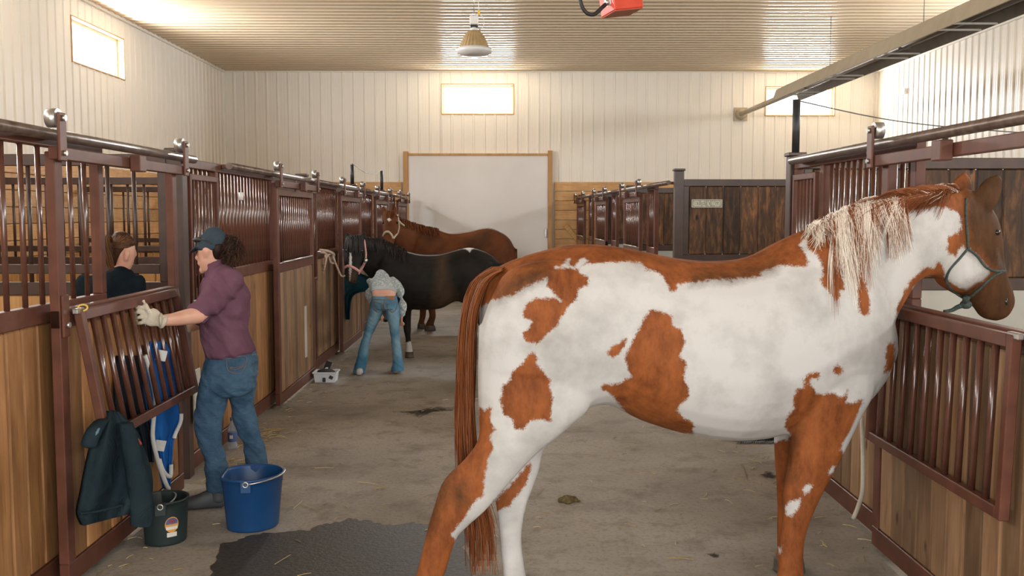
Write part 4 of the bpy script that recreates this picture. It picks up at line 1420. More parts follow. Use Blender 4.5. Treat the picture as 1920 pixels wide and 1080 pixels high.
RH = Plane((-1.6, 14.35), (0.4, 14.45))
parts = [chain(RH, [(1212, 310, 1205, 430, .12), (1185, 262, 1175, 500, .2), (1140, 228, 1130, 540, .27), (1060, 199, 1060, 560, .3), (950, 221, 950, 580, .31), (850, 229, 850, 590, .31), (760, 199, 760, 580, .26), (690, 195, 680, 550, .22), (645, 250, 630, 470, .13)], c5, seg=24),
         chain(RH, [(790, 210, 660, 500, .18), (700, 188, 615, 410, .14), (630, 166, 565, 340, .12, -.05), (575, 146, 535, 300, .11, -.1), (545, 128, 510, 240, .10, -.14)], c5),
         chain(RH, [(480, 112, 548, 110, .09, -.12), (470, 140, 558, 140, .11, -.17), (470, 180, 562, 182, .11, -.22), (474, 220, 556, 224, .095, -.27), (478, 255, 545, 258, .08, -.3), (484, 290, 535, 292, .072, -.32), (492, 312, 526, 312, .055, -.33)], c5, cap=0.3)]
hooves = []
for rows, xh, half, d in (
        ([(790, 520, 690, 520, .09, -.12), (778, 600, 712, 600, .065, -.13), (770, 660, 728, 660, .052, -.13), (772, 700, 734, 700, .044, -.13), (772, 735, 738, 735, .038, -.13), (768, 765, 726, 765, .044, -.13)], c5(738, 0)[0], 9.5, -.13),
        ([(760, 520, 660, 520, .09, .12), (730, 600, 670, 600, .06, .13), (720, 650, 680, 650, .05, .13), (715, 700, 680, 700, .04, .13), (712, 740, 680, 740, .04, .13)], c5(690, 0)[0], 7, .13),
        ([(1200, 470, 1060, 480, .11, -.12), (1190, 560, 1070, 560, .09, -.13), (1180, 620, 1110, 610, .06, -.13), (1180, 670, 1130, 665, .05, -.13), (1172, 720, 1136, 720, .038, -.13), (1172, 755, 1136, 755, .04, -.13)], c5(1150, 0)[0], 7, -.13),
        ([(1200, 470, 1070, 480, .11, .12), (1196, 560, 1090, 560, .08, .13), (1190, 620, 1130, 610, .055, .13), (1190, 665, 1145, 665, .045, .13), (1184, 710, 1150, 710, .036, .13), (1184, 735, 1150, 735, .04, .13)], c5(1164, 0)[0], 7, .13)):
    a, b = leg(RH, rows, xh, half, d, c5)
    parts.append(a)
    hooves.append(b)
parts += [ear(RH, (468, 122), (496, 112), (474, 76), -.12, c5, .034), ear(RH, (528, 112), (556, 122), (542, 76), -.12, c5, .034)]
lay = [[c5l([(700, 190), (760, 190), (790, 260), (740, 300), (690, 250)]), c5l([(940, 260), (1060, 200), (1090, 240), (1000, 400), (930, 420)]), c5l([(730, 690), (790, 690), (790, 830), (690, 830)])],
       [c5l([(498, 152), (508, 144), (516, 150), (524, 156), (512, 162), (508, 170), (502, 160)])]]
BAY = coat_mat('bay horse coat', (0.085, 0.03, 0.013), (0.15, 0.052, 0.02), [((0.05, 0.022, 0.012), (0.08, 0.032, 0.016), 8, 0.8), ((0.7, 0.66, 0.6), (0.75, 0.7, 0.64), 0.7, 1.0)], amp=0.8)
base = Vector((-0.85, 14.4, 0))
bay, rbody, rbvh = finish_horse('brown_horse', 'brown horse with a white star and pale halter, standing farthest back', parts, hooves, base, BAY, lay, 0.0115, 6)
cur, tin = [], []
for i in range(160):
    if i < 30:
        rx, ry, L, dr = rng.uniform(494, 540), rng.uniform(106, 114), rng.uniform(15, 40), rng.uniform(-10, 10)
    else:
        rx = rng.uniform(556, 790)
        ry = float(np.interp(rx, [556, 620, 700, 790], [134, 163, 188, 207])) + rng.uniform(-3, 5)
        L, dr = rng.uniform(10, 60), rng.uniform(-10, 25)
    cur.append([snap(rbvh, *c5(rx + dr * t, ry + L * t), 0.015) or RH.pt(*c5(rx + dr * t, ry + L * t), -.05) for t in np.linspace(0, 1, 6)])
    tin.append(rng.uniform(0, 0.35))
tag(link('mane', strands('mane', cur, 0.007, 0.002, tin, HAIRM, base), bay), kind='stuff')
cur = [[RH.pt(*c5(1216 + 5 * a + 6 * t, 320 + 380 * t * l), 0.05 * b) for t in np.linspace(0, 1, 8)] for a, b, l in zip(rng.normal(0, 1, 100), rng.normal(0, 1, 100), rng.uniform(0.7, 1, 100))]
tag(link('tail', strands('tail', cur, 0.008, 0.003, rng.uniform(0, 0.2, 100), HAIRM, base), bay), kind='stuff')
for x, y in (c5(478, 172), c5(552, 174)):
    p = snap(rbvh, x, y, -0.008)
    V, Fc = ball(p, 0.021)
    link('eye', mesh_from('eye', shift(V, base), Fc, EYEM, True), bay)
HALT = mottled('straw coloured webbing', (0.50, 0.42, 0.30), (0.6, 0.52, 0.38), 50, 0.8)
V, Fc = join([tube(loop_on(rbvh, [c5(*q) for q in L], 0.004, 4, RH, -.25), r, 8) for L, r in (([(476, 248), (486, 228), (505, 224), (522, 240), (532, 262)], .016), ([(556, 130), (562, 165), (564, 200), (558, 228)], .013), ([(558, 228), (545, 245), (532, 262)], .015))] +
             [tube(spline([RH.pt(*c5(562, 160), -.3), RH.pt(*c5(576, 176), -.32), RH.pt(*c5(594, 190), -.3)], 4), .013)])
link('halter', mesh_from('halter', shift(V, base), Fc, HALT, True), bay)

# ------------------------------------------------------------------ people


def vec_chain(pts, k=4, **kw):
    """round limb through (point, radius)"""
    P = [Vector(p) for p, r in pts]
    R = []
    for i, (p, r) in enumerate(pts):
        t = (P[min(i + 1, len(P) - 1)] - P[max(i - 1, 0)]).normalized()
        a = Vector((0, 0, 1)) if abs(t.z) < 0.8 else Vector((0, 1, 0))
        a = (a - t * a.dot(t)).normalized()
        b = t.cross(a)
        R.append((P[i], a * r, b * r))
    return loft(R, k=k, sq=2.0, **kw)


DENIM = denim('blue denim', (0.024, 0.056, 0.10), (0.07, 0.135, 0.205))
DENIM2 = coat_mat('faded flared denim', (0.035, 0.12, 0.20), (0.075, 0.20, 0.31), [((0.26, 0.42, 0.50), (0.40, 0.55, 0.60), 12, 0.75)], amp=1.2, bumps=0.3)
PLUM = cloth('plum jersey', (0.10, 0.043, 0.066), (0.15, 0.074, 0.103), 0.12, 60)
CAPM = cloth('grey blue cap cotton', (0.026, 0.040, 0.052), (0.048, 0.066, 0.082), 0.15)
GLOVE = cloth('pale work glove', (0.44, 0.38, 0.29), (0.58, 0.52, 0.42), 0.5, 30)
NAVY = cloth('navy jacket cloth', (0.006, 0.010, 0.014), (0.014, 0.022, 0.028), 0.4, 8)
HAIRD = hair_mat('dark brown hair', (0.018, 0.009, 0.006), (0.05, 0.025, 0.014), (0.09, 0.045, 0.024))
HAIRB = hair_mat('brown hair', (0.045, 0.018, 0.008), (0.10, 0.045, 0.018), (0.19, 0.095, 0.045))
BOOT = mottled('grey rubber boot', (0.05, 0.055, 0.06), (0.09, 0.095, 0.10), 10, 0.6)
STITCH = mottled('ochre stitching', (0.16, 0.11, 0.08), (0.2, 0.14, 0.1), 20, 0.8)
LEATH = mottled('tan leather patch', (0.30, 0.14, 0.06), (0.36, 0.18, 0.08), 20, 0.7)

# ---- woman in the plum shirt
c4 = lambda x, y: (140 + x / 2.16, 400 + y / 2.16)
P1 = Plane((-1.6, 5.62), (-1.2, 5.62))
base = Vector((-1.60, 5.62, 0))
w1 = tag(empty('person', base), 'woman in plum shirt, jeans and grey cap reaching for the folding grille', 'person')
shirt_t = [(608, 205, 560, 225, .07), (640, 222, 540, 250, .13), (672, 265, 526, 300, .17), (700, 325, 520, 360, .185), (706, 385, 518, 420, .175), (694, 445, 518, 470, .16), (704, 500, 520, 515, .165), (722, 540, 528, 562, .175), (728, 552, 534, 574, .178)]
collar = [(602, 188, 542, 208, .062), (604, 205, 532, 232, .075), (618, 225, 530, 255, .1)]
jeansT = [(722, 545, 540, 565, .155), (734, 575, 534, 600, .17), (736, 620, 522, 650, .175), (730, 690, 512, 705, .168), (726, 722, 528, 735, .13)]
legA = [(650, 620, 522, 640, .11, -.05), (640, 660, 512, 690, .10, -.05), (620, 740, 498, 750, .092, -.06), (604, 800, 490, 800, .08, -.06), (592, 865, 488, 860, .068, -.06), (598, 930, 502, 920, .064, -.06), (610, 990, 522, 985, .064, -.05), (622, 1060, 536, 1065, .066, -.05), (626, 1120, 540, 1120, .068, -.05)]
legB = [(735, 600, 600, 630, .11, .06), (735, 650, 605, 680, .10, .09), (728, 710, 618, 740, .09, .12), (722, 770, 632, 790, .076, .15), (738, 840, 648, 850, .068, .18), (758, 910, 678, 920, .062, .21), (772, 970, 692, 975, .06, .23), (782, 1030, 698, 1030, .062, .25), (784, 1060, 700, 1062, .064, .26)]
sh = [chain(P1, shirt_t, c4), chain(P1, collar, c4)]
# near arm reaching to the grille; the far one behind it holds the grille edge
S_ = P1.pt(*c4(612, 300), -.12)
E_ = P1.pt(*c4(505, 412), -.27)
H_ = P1.pt(*c4(352, 432), -.22)
sleeve = vec_chain([(P1.pt(*c4(640, 258), -.09), .075), (P1.pt(*c4(602, 305), -.14), .082), (P1.pt(*c4(560, 350), -.19), .074), (P1.pt(*c4(524, 386), -.235), .066), (P1.pt(*c4(494, 408), -.27), .062)])
S2, E2, H2 = P1.pt(*c4(570, 280), .15), P1.pt(*c4(520, 430), .30), P1.pt(*c4(480, 455), .40)
sleeve2 = vec_chain([(S2, .075), ((S2 + E2) / 2, .068), (E2, .06)])
fore = vec_chain([(E_, .047), (P1.pt(*c4(455, 420), -.33), .044), (P1.pt(*c4(400, 430), -.44), .036), (P1.pt(*c4(350, 434), -.53), .030)])
fore2 = vec_chain([(E2, .05), ((E2 + H2) / 2, .044), (H2, .036)])
headp = [chain(P1, [(590, 78, 522, 82, .06), (612, 108, 504, 112, .072), (614, 140, 500, 142, .075), (606, 165, 501, 166, .072), (592, 190, 505, 192, .065), (578, 212, 511, 214, .052), (560, 232, 517, 234, .038)], c4, cap=0.3),
         chain(P1, [(596, 180, 540, 205, .055), (604, 225, 545, 240, .062), (612, 255, 550, 270, .08)], c4),
         vec_chain([(P1.pt(*c4(508, 158), 0), .012), (P1.pt(*c4(501, 172), 0), .015), (P1.pt(*c4(498, 182), 0), .017), (P1.pt(*c4(506, 187), 0), .012)]),
         vec_chain([(P1.pt(*c4(509, 200), -.02), .010), (P1.pt(*c4(506, 203), 0), .014), (P1.pt(*c4(509, 200), .02), .010)]),
         ball(P1.pt(*c4(519, 230), 0), .022)]
ear_c = P1.pt(*c4(532, 155), -.072)
earp = loft([(ear_c + Vector((0, .01, .034)), Vector((.014, 0, 0)), Vector((0, .012, 0))), (ear_c + Vector((0.004, -.006, 0.01)), Vector((.021, 0, 0)), Vector((0, .012, 0))), (ear_c + Vector((-.002, .004, -.03)), Vector((.011, 0, 0)), Vector((0, .010, 0)))], k=3, seg=12)
inner = [chain(P1, shirt_t, c4, scale=.88), chain(P1, jeansT[:4], c4, scale=.82, cap=.05), chain(P1, legA, c4, scale=.8, cap=.05), chain(P1, legB, c4, scale=.8, cap=.05), vec_chain([(P1.pt(*c4(640, 262), -.08), .06), (S_, .06), (E_, .042)]), vec_chain([(S2, .06), (E2, .048)])]
me, _ = fuse('body', inner + headp + [fore, fore2, earp], .0075, 3, SKIN, base)
link('body', me, w1)
me, _ = fuse('shirt', sh + [sleeve, sleeve2], .008, 4, PLUM, base)
wrinkle(me, .013, (6, 6, 9))
link('shirt', me, w1)
me, _ = fuse('jeans', [chain(P1, jeansT, c4, cap=0.1), chain(P1, legA, c4, cap=.1), chain(P1, legB, c4, cap=.1)], .008, 4, DENIM, base)
wrinkle(me, .011, (6, 6, 11), 3.0)
jn = link('jeans', me, w1)
jb = bvh_of(me, base)
for L in ([(614, 590), (690, 578), (692, 612), (680, 638), (658, 648), (622, 636), (614, 590)], [(716, 574), (734, 570)], [(628, 622), (655, 626), (688, 610)], [(628, 628), (655, 632), (688, 616)]):
    pts = [snap(jb, *c4(*q), .002) for q in spline(L, 4)]
    pts = [p for p in pts if p]
    if len(pts) > 3:
        V, Fc = tube(pts, .0020, 5)
        link('pocket_stitching', mesh_from('pocket_stitching', shift(V, base), Fc, STITCH, True), jn)
# cap
capd = chain(P1, [(596, 70, 530, 74, .055), (616, 92, 508, 96, .076), (620, 118, 499, 120, .083), (619, 138, 496, 142, .084)], c4, cap=.5)
brim = loft([(P1.pt(*c4(505, 134), 0), Vector((.004, 0, .012)), Vector((0, .078, 0))), (P1.pt(*c4(488, 146), 0), Vector((.003, 0, .008)), Vector((0, .07, 0))), (P1.pt(*c4(473, 157), 0), Vector((.003, 0, .007)), Vector((0, .05, 0))), (P1.pt(*c4(465, 163), 0), Vector((.002, 0, .005)), Vector((0, .02, 0)))], k=4, cap=.1)
me, _ = fuse('cap', [capd, brim], .005, 3, CAPM, base)
cp = link('cap', me, w1)
V, Fc = join([ball(P1.pt(*c4(506, 106), -.055), .03, 1.1, .6, .5), ball(P1.pt(*c4(497, 108), .05), .03, 1.0, .6, .5), tube(spline([P1.pt(*c4(515, 104), -.07), P1.pt(*c4(535, 110), -.092), P1.pt(*c4(552, 124), -.094)], 4), .004)])
link('sunglasses', mesh_from('sunglasses', shift(V, base), Fc, BLACKRUB, True), cp)
# hair gathered in a curly bun
cap_h = chain(P1, [(618, 124, 548, 126, .078), (617, 150, 552, 152, .077), (605, 172, 560, 174, .066), (594, 186, 568, 188, .05)], c4)
bun = ball(P1.pt(*c4(622, 138), 0), .058, .95, .85, 1.15)
me, _ = fuse('hair_mass', [cap_h, bun], .006, 2, HAIRD, base)
hm = link('hair', me, w1)
cur = []
for i in range(420):
    q = Vector(rng.normal(0, 1, 3)).normalized()
    c = P1.pt(*c4(624, 140), 0)
    p = c + Vector((q.x * .055, q.y * .05, q.z * .068))
    P = []
    a = rng.uniform(0, 6)
    for t in np.linspace(0, 1, 8):
        P.append(p + q * (.02 * t) + Vector((math.sin(a + 5 * t), math.cos(a + 5 * t), math.sin(a * 2 + 4 * t))) * .012 + Vector((.02 * t, 0, -.035 * t * t)))
    cur.append(P)
tag(link('curls', strands('curls', cur, .0022, .0009, rng.uniform(0, 1, len(cur)), HAIRD, base), hm), kind='stuff')


def hand(pl, wrist, palm, fingers, thumb, r=.0105, wr=.03):
    """wrist and palm points, then finger polylines"""
    d = (palm - wrist)
    t = d.normalized()
    a = Vector((0, 0, 1))
    a = (a - t * a.dot(t)).normalized()
    b = t.cross(a)
    pieces = [loft([(wrist - d * .35, a * wr * 1.15, b * wr * .95), (wrist, a * wr, b * wr * .8), (wrist + d * .55, a * wr * 1.4, b * wr * .62), (palm, a * wr * 1.42, b * wr * .55)], k=4, sq=2.3)]
    for fpts in fingers:
        pieces.append(vec_chain([(palm + (fpts[0] - palm) * .5, r * 1.05)] + [(p, r * (1.05 - .1 * i)) for i, p in enumerate(fpts)], k=3, seg=10))
    pieces.append(vec_chain([(wrist + d * .3, r * 1.2)] + [(p, r * (1.2 - .12 * i)) for i, p in enumerate(thumb)], k=3, seg=10))
    return pieces


q = lambda x, y, d: P1.pt(*c4(x, y), d)
gl = hand(P1, q(345, 434, -0.535), q(300, 416, -0.555),
          [[q(284, 386, -0.565), q(264, 380, -0.580), q(252, 382, -0.575), q(250, 388, -0.535)], [q(276, 402, -0.570), q(257, 400, -0.585), q(246, 403, -0.575), q(247, 408, -0.555)], [q(276, 420, -0.570), q(258, 422, -0.580), q(248, 425, -0.565), q(250, 430, -0.555)], [q(282, 438, -0.565), q(266, 444, -0.570), q(256, 445, -0.555), q(258, 448, -0.555)]],
          [q(296, 392, -0.565), q(286, 370, -0.565), q(279, 355, -0.555)], .0115, .034)
me, _ = fuse('glove', gl, .0042, 3, GLOVE, base)
link('glove', me, w1)
V, Fc = tube([q(350 + 3 * math.sin(a), 433 + 24 * math.cos(a), -.535 + .045 * math.sin(a)) for a in np.linspace(0, 2 * math.pi, 17)[:-1]], .007, 8, closed=True)
link('glove_cuff', mesh_from('glove_cuff', shift(V, base), Fc, GLOVE, True), w1)
q2 = lambda x, y, d: P1.pt(*c4(x, y), d)
gl = hand(P1, H2, q2(462, 452, .41), [[q2(450 + 2 * i, 440 + 7 * i, .42), q2(440 + 2 * i, 440 + 7 * i, .41), q2(436, 444 + 7 * i, .39)] for i in range(4)], [q2(468, 440, .40), q2(458, 432, .39)], .0115, .034)
me, _ = fuse('glove', gl, .005, 3, GLOVE, base)
link('glove', me, w1)


def shoe(toe, heel, h, w, mat, nm, parent, base, ank=None):
    toe, heel = Vector(toe), Vector(heel)
    d = toe - heel
    L = d.length
    t = d / L
    b = Vector((-t.y, t.x, 0))
    R = [(heel + t * 0.01 + Vector((0, 0, h * .5)), Vector((0, 0, h * .5)), b * w * .7), (heel + t * L * .3 + Vector((0, 0, h * .5)), Vector((0, 0, h * .52)), b * w * .85), (heel + t * L * .6 + Vector((0, 0, h * .36)), Vector((0, 0, h * .37)), b * w), (heel + t * L * .9 + Vector((0, 0, h * .27)), Vector((0, 0, h * .28)), b * w * .85), (toe + Vector((0, 0, h * .2)), Vector((0, 0, h * .2)), b * w * .4)]
    V, Fc = loft(R, k=4, sq=2.6)
    for v in V:
        v.z = max(v.z, 0.004)
    return link(nm, mesh_from(nm, shift(V, base), Fc, mat, True), parent)


fA = onZ(398, 952)
fB = P1.pt(*c4(742, 1060), .26)
shoe((fA.x - .19, fA.y - .03, 0), (fA.x + .07, fA.y + .02, 0), .11, .05, BOOT, 'boot', w1, base)
shoe((fB.x - .18, fB.y + .05, 0), (fB.x + .08, fB.y + .02, 0), .11, .05, BOOT, 'boot', w1, base)
for r_ in (legA[-1], legB[-1]):
    x = (r_[0] + r_[2]) / 2
    top = P1.pt(*c4(x, r_[1]), r_[5])
    V, Fc = vec_chain([(top + Vector((0, 0, .05)), .052), (Vector((top.x, top.y, .12)), .05), (Vector((top.x, top.y, .05)), .052)])
    link('boot_shaft', mesh_from('boot_shaft', shift(V, base), Fc, BOOT, True), w1)

# ---- dark-haired woman inside the stall
cc1 = lambda x, y: (x / 2.16, 200 + y / 2.16)
P2 = Plane((-2.6, 5.75), (-2.2, 5.85))
base = Vector((-2.48, 5.85, 0))
w2 = tag(empty('person', base), 'dark-haired woman with a ponytail and dark jacket inside the opened stall', 'person')
hd = [chain(P2, [(530, 530, 458, 528, .06), (546, 560, 444, 556, .075), (548, 590, 440, 588, .076), (545, 615, 450, 615, .07), (538, 640, 468, 645, .06), (528, 660, 490, 664, .04)], c4 if 0 else cc1, cap=.35),
      chain(P2, [(520, 640, 462, 640, .055), (520, 680, 458, 680, .062)], cc1), vec_chain([(P2.pt(*cc1(543, 582), .02), .011), (P2.pt(*cc1(547, 599), .025), .013), (P2.pt(*cc1(543, 606), .02), .011)])]
e2 = P2.pt(*cc1(512, 602), -.07)
hd.append(loft([(e2 + Vector((0, 0, .034)), Vector((.013, 0, 0)), Vector((0, .012, 0))), (e2 + Vector((.004, -.006, .008)), Vector((.02, 0, 0)), Vector((0, .012, 0))), (e2 + Vector((-.002, 0, -.03)), Vector((.01, 0, 0)), Vector((0, .01, 0)))], k=3, seg=12))
jk = [(520, 650, 462, 652, .07), (536, 668, 430, 668, .10), (556, 700, 360, 690, .13), (560, 760, 340, 750, .14), (558, 850, 345, 850, .14), (556, 950, 350, 950, .14), (556, 1010, 350, 1010, .145)]
lg = [[(550, 1000, 455, 1000, .11), (545, 1120, 460, 1120, .09), (540, 1250, 470, 1250, .07), (535, 1400, 475, 1400, .055), (535, 1470, 475, 1470, .06)], [(450, 1000, 355, 1000, .11), (440, 1120, 360, 1120, .09), (430, 1250, 365, 1250, .07), (425, 1400, 370, 1400, .055), (425, 1470, 370, 1470, .06)]]
arms = [vec_chain([(P2.pt(*cc1(x, 700), -.02), .06), (P2.pt(*cc1(x + s * 10, 850), .0), .052), (P2.pt(*cc1(x + s * 8, 980), .08), .042)]) for x, s in ((545, 1), (350, -1))]
hands2 = []
for x, s in ((545, 1), (350, -1)):
    a_ = P2.pt(*cc1(x + s * 8, 990), .1)
    hands2 += hand(P2, a_, a_ + Vector((0, .05, -.06)), [[a_ + Vector((dx, .065, -.10)), a_ + Vector((dx, .085, -.13)), a_ + Vector((dx, .10, -.14))] for dx in (-.03, -.01, .01, .03)], [a_ + Vector((-s * .04, .06, -.05)), a_ + Vector((-s * .045, .09, -.08))], .009, .027)
me, _ = fuse('body', hd + [chain(P2, jk, cc1, scale=.88)] + [chain(P2, l, cc1, scale=.88) for l in lg] + hands2 + [vec_chain([(P2.pt(*cc1(x + s * 9, 900), .03), .036), (P2.pt(*cc1(x + s * 8, 990), .1), .03)]) for x, s in ((545, 1), (350, -1))], .008, 3, SKIN, base)
link('body', me, w2)
me, _ = fuse('jacket', [chain(P2, jk, cc1)] + arms, .01, 4, NAVY, base)
wrinkle(me, .007, (8, 8, 12), 7.0)
link('jacket', me, w2)
me, _ = fuse('jeans', [chain(P2, l, cc1) for l in lg], .01, 4, DENIM, base)
link('jeans', me, w2)
for x in (505, 398):
    p = P2.pt(*cc1(x, 1470), 0)
    shoe((p.x + .05, p.y + .16, 0), (p.x - .02, p.y - .08, 0), .1, .045, BOOT, 'boot', w2, base)
hcap = chain(P2, [(524, 518, 456, 520, .062), (548, 542, 440, 545, .08), (545, 565, 434, 570, .084), (520, 590, 434, 600, .082), (498, 615, 446, 625, .072), (480, 640, 458, 645, .05)], cc1, cap=.45)
me, _ = fuse('hair', [hcap], .006, 3, HAIRB, base)
h2 = link('hair', me, w2)
hb2 = bvh_of(me, base)
cur, tin = [], []
for i in range(420):
    u, w = rng.normal(0, .7), rng.normal(0, .7)
    C = spline([(448 + 5 * u, 540 + 4 * w, -.09), (434 + 7 * u, 530 + 6 * w, -.12), (426 + 10 * u, 560 + 6 * w, -.14), (438 + 12 * u, 610, -.14), (452 + 10 * u, 655 + 8 * w, -.13)], 3)
    cur.append([P2.pt(*cc1(x, y), d + .015 * w) for x, y, d in C[:rng.integers(8, len(C) + 1)]])
    tin.append(rng.uniform(.3, 1))
for i in range(330):
    x0, y0 = rng.uniform(445, 548), rng.uniform(518, 575)
    pts = []
    for t in np.linspace(0, 1, 7):
        p = snap(hb2, *cc1(x0 + (448 - x0) * t, y0 + (545 - y0) * t + 10 * math.sin(math.pi * t)), .002)
        if p:
            pts.append(p)
    if len(pts) > 3:
        cur.append(pts)
        tin.append(rng.uniform(0, .9))
tag(link('ponytail', strands('ponytail', cur, .0025, .0011, tin, HAIRB, base), h2), kind='stuff')

# ---- girl bending over, holding up the black horse's foot
P3 = Plane((-1.6, 10.36), (-1.0, 10.36))
base = Vector((-1.37, 10.4, 0))
w3 = tag(empty('person', base), 'girl in pale knit sweater and flared jeans bent over under the black horse', 'person')
up = Vector((0, 0, 1))


def r3(x, y, d, hw, hv, tilt=0.6):
    """trunk ring facing away from the camera: half width hw (px of the crop), half height hv m, tilted"""
    A, B = P3.pt(*c5(x + hw, y), d), P3.pt(*c5(x - hw, y), d)
    v = Vector((0, -math.sin(tilt), math.cos(tilt))) * hv
    return ((A + B) / 2, (A - B) / 2, v)


trunk = [r3(481, 585, .02, 66, .11, 1.35), r3(480, 560, .07, 70, .115, 1.1), r3(478, 545, .16, 74, .12, .7), r3(474, 530, .27, 78, .125, .5), r3(472, 522, .38, 76, .12, .4), r3(470, 520, .47, 56, .09, .3)]
sweater = trunk[1:]
hemr = [r3(480, 566, .05, 69, .118, 1.2), r3(480, 556, .09, 72, .122, 1.0)]
hoodp = [ball(P3.pt(*c5(468, 478), .40), .085, 1.0, .9, .75), ball(P3.pt(*c5(462, 458), .47), .06, 1.0, .9, .7)]
sl = [vec_chain([(P3.pt(*c5(520, 500), .38), .055), (P3.pt(*c5(548, 524), .33), .054), (P3.pt(*c5(570, 570), .26), .05), (P3.pt(*c5(582, 630), .2), .047), (P3.pt(*c5(577, 694), .18), .038)]),
      vec_chain([(P3.pt(*c5(410, 505), .36), .062), (P3.pt(*c5(402, 560), .28), .056), (P3.pt(*c5(420, 620), .3), .048), (P3.pt(*c5(455, 680), .34), .04)])]
jt = [(549, 584, 414, 586, .10), (560, 620, 404, 620, .125), (567, 655, 400, 655, .125)]
jl = [(478, 640, 402, 640, .10), (474, 680, 393, 680, .095), (452, 725, 382, 725, .082), (430, 770, 373, 770, .072), (408, 820, 358, 820, .062), (396, 880, 340, 880, .062), (388, 940, 326, 940, .07), (374, 1000, 309, 1000, .085), (372, 1020, 306, 1014, .09)]
jr = [(566, 640, 486, 640, .10), (567, 690, 490, 690, .095), (566, 740, 506, 740, .082), (564, 790, 514, 790, .070), (572, 850, 522, 850, .062), (579, 900, 528, 900, .064), (586, 950, 528, 950, .072), (590, 990, 522, 990, .085), (591, 1004, 521, 1006, .09)]
hd3 = P3.pt(*c5(466, 560), .62)
face3 = [ball(hd3, .1, .78, .85, 1.1), vec_chain([(P3.pt(*c5(470, 520), .5), .055), (hd3 + Vector((0, -.03, .05)), .05)]), vec_chain([(hd3 + Vector((0, .02, -.075)), .03), (hd3 + Vector((0, .05, -.095)), .022)]), ball(hd3 + Vector((0, -.088, -.02)), .016, .8, 1, 1.2)]
lw3, rw3 = P3.pt(*c5(455, 685), .34), P3.pt(*c5(577, 698), .18)
hn = hand(P3, rw3, rw3 + Vector((-.005, .02, -.055)), [[rw3 + Vector((dx, .035, -.085)), rw3 + Vector((dx - .004, .05, -.105)), rw3 + Vector((dx - .01, .066, -.11))] for dx in (-.026, -.009, .009, .026)], [rw3 + Vector((-.035, .03, -.045)), rw3 + Vector((-.045, .05, -.07))], .0085, .026)
lp = P3.pt(*c5(474, 716), .42)
hn += hand(P3, lw3, lp, [[lp + Vector((.02 + .0, .01 + .017 * i, -.005)), lp + Vector((.045, .01 + .017 * i, .0)), lp + Vector((.07, .012 + .017 * i, .02)), lp + Vector((.078, .012 + .017 * i, .04))] for i in range(4)], [lp + Vector((.02, -.02, .02)), lp + Vector((.05, -.03, .04))], .0088, .027)
inner = [loft(trunk, scale=.9), chain(P3, jt, c5, scale=.85, cap=.05), chain(P3, jl, c5, scale=.8), chain(P3, jr, c5, scale=.8), vec_chain([(P3.pt(*c5(578, 670), .18), .034), (rw3, .028)]), vec_chain([(P3.pt(*c5(440, 660), .33), .034), (lw3, .028)]),
         vec_chain([(P3.pt(*c5(525, 508), .38), .035), (P3.pt(*c5(560, 555), .29), .034), (P3.pt(*c5(583, 630), .2), .034), (P3.pt(*c5(578, 690), .18), .030)]), vec_chain([(P3.pt(*c5(414, 510), .37), .035), (P3.pt(*c5(403, 562), .28), .034), (P3.pt(*c5(420, 620), .3), .034), (P3.pt(*c5(455, 680), .34), .03)]),
         loft([r3(481, 590, .01, 65, .105, 1.4), r3(480, 560, .065, 68, .112, 1.15), r3(478, 545, .16, 70, .115, .7)])]
me, _ = fuse('body', inner + face3 + hn, .008, 3, SKIN, base)
link('body', me, w3)
me, _ = fuse('sweater', [loft(sweater)] + hoodp + sl, .008, 4, knit(), base)
wrinkle(me, .006, (8, 8, 12), 11.0)
sw3 = link('sweater', me, w3)
me, _ = fuse('hem', [loft(hemr, k=4, cap=.05)], .008, 2, cloth('grey rib hem', (.36, .38, .40), (.44, .46, .48)), base)
link('hem', me, sw3)
me, wd3 = fuse('jeans', [chain(P3, jt, c5, cap=.05), chain(P3, jl, c5, cap=.05), chain(P3, jr, c5, cap=.05)], .008, 4, DENIM2, base)
mark(me, wd3, [[c5l([(420, 665), (455, 672), (440, 730), (405, 760), (390, 740)]), c5l([(505, 668), (545, 668), (548, 740), (530, 775), (515, 740)]), c5l([(395, 800), (415, 800), (400, 900), (375, 900)]), c5l([(535, 830), (560, 830), (560, 920), (545, 920)]), c5l([(440, 610), (465, 612), (462, 622), (440, 620)])]])
wrinkle(me, .006, (8, 8, 15), 5.0)
jn3 = link('jeans', me, w3)
jb3 = bvh_of(me, base)
for L in ([(425, 618), (470, 632), (466, 660), (445, 676), (424, 655), (425, 618)], [(498, 632), (548, 618), (550, 655), (528, 676), (502, 660), (498, 632)], [(416, 603), (480, 606), (546, 600)], [(482, 606), (481, 640), (481, 672)]):
    pts = [p for p in (snap(jb3, *c5(*z), .003) for z in spline(L, 4)) if p]
    V, Fc = tube(pts, .004, 5)
    link('seam_stitching', mesh_from('seam_stitching', shift(V, base), Fc, STITCH, True), jn3)
p = snap(jb3, *c5(513, 596), .004)
box('leather_patch', p - base - Vector((.05, .004, .022)), p - base + Vector((.05, .006, .022)), LEATH, jn3, .002)
V, Fc = ball(hd3 + Vector((0, -.02, .02)), .108, .8, .85, 1.0)
link('hair', mesh_from('hair', shift(V, base), Fc, HAIRB, True), w3)
SHOE = mottled('pale worn shoe', (.42, .40, .38), (.55, .53, .5), 20, .7)
for x, y in ((342, 1028), (557, 1018)):
    p = onZ(*c5(x, y))
    shoe((p.x, p.y + .2, 0), (p.x, p.y - .05, 0), .07, .042, SHOE, 'shoe', w3, base)

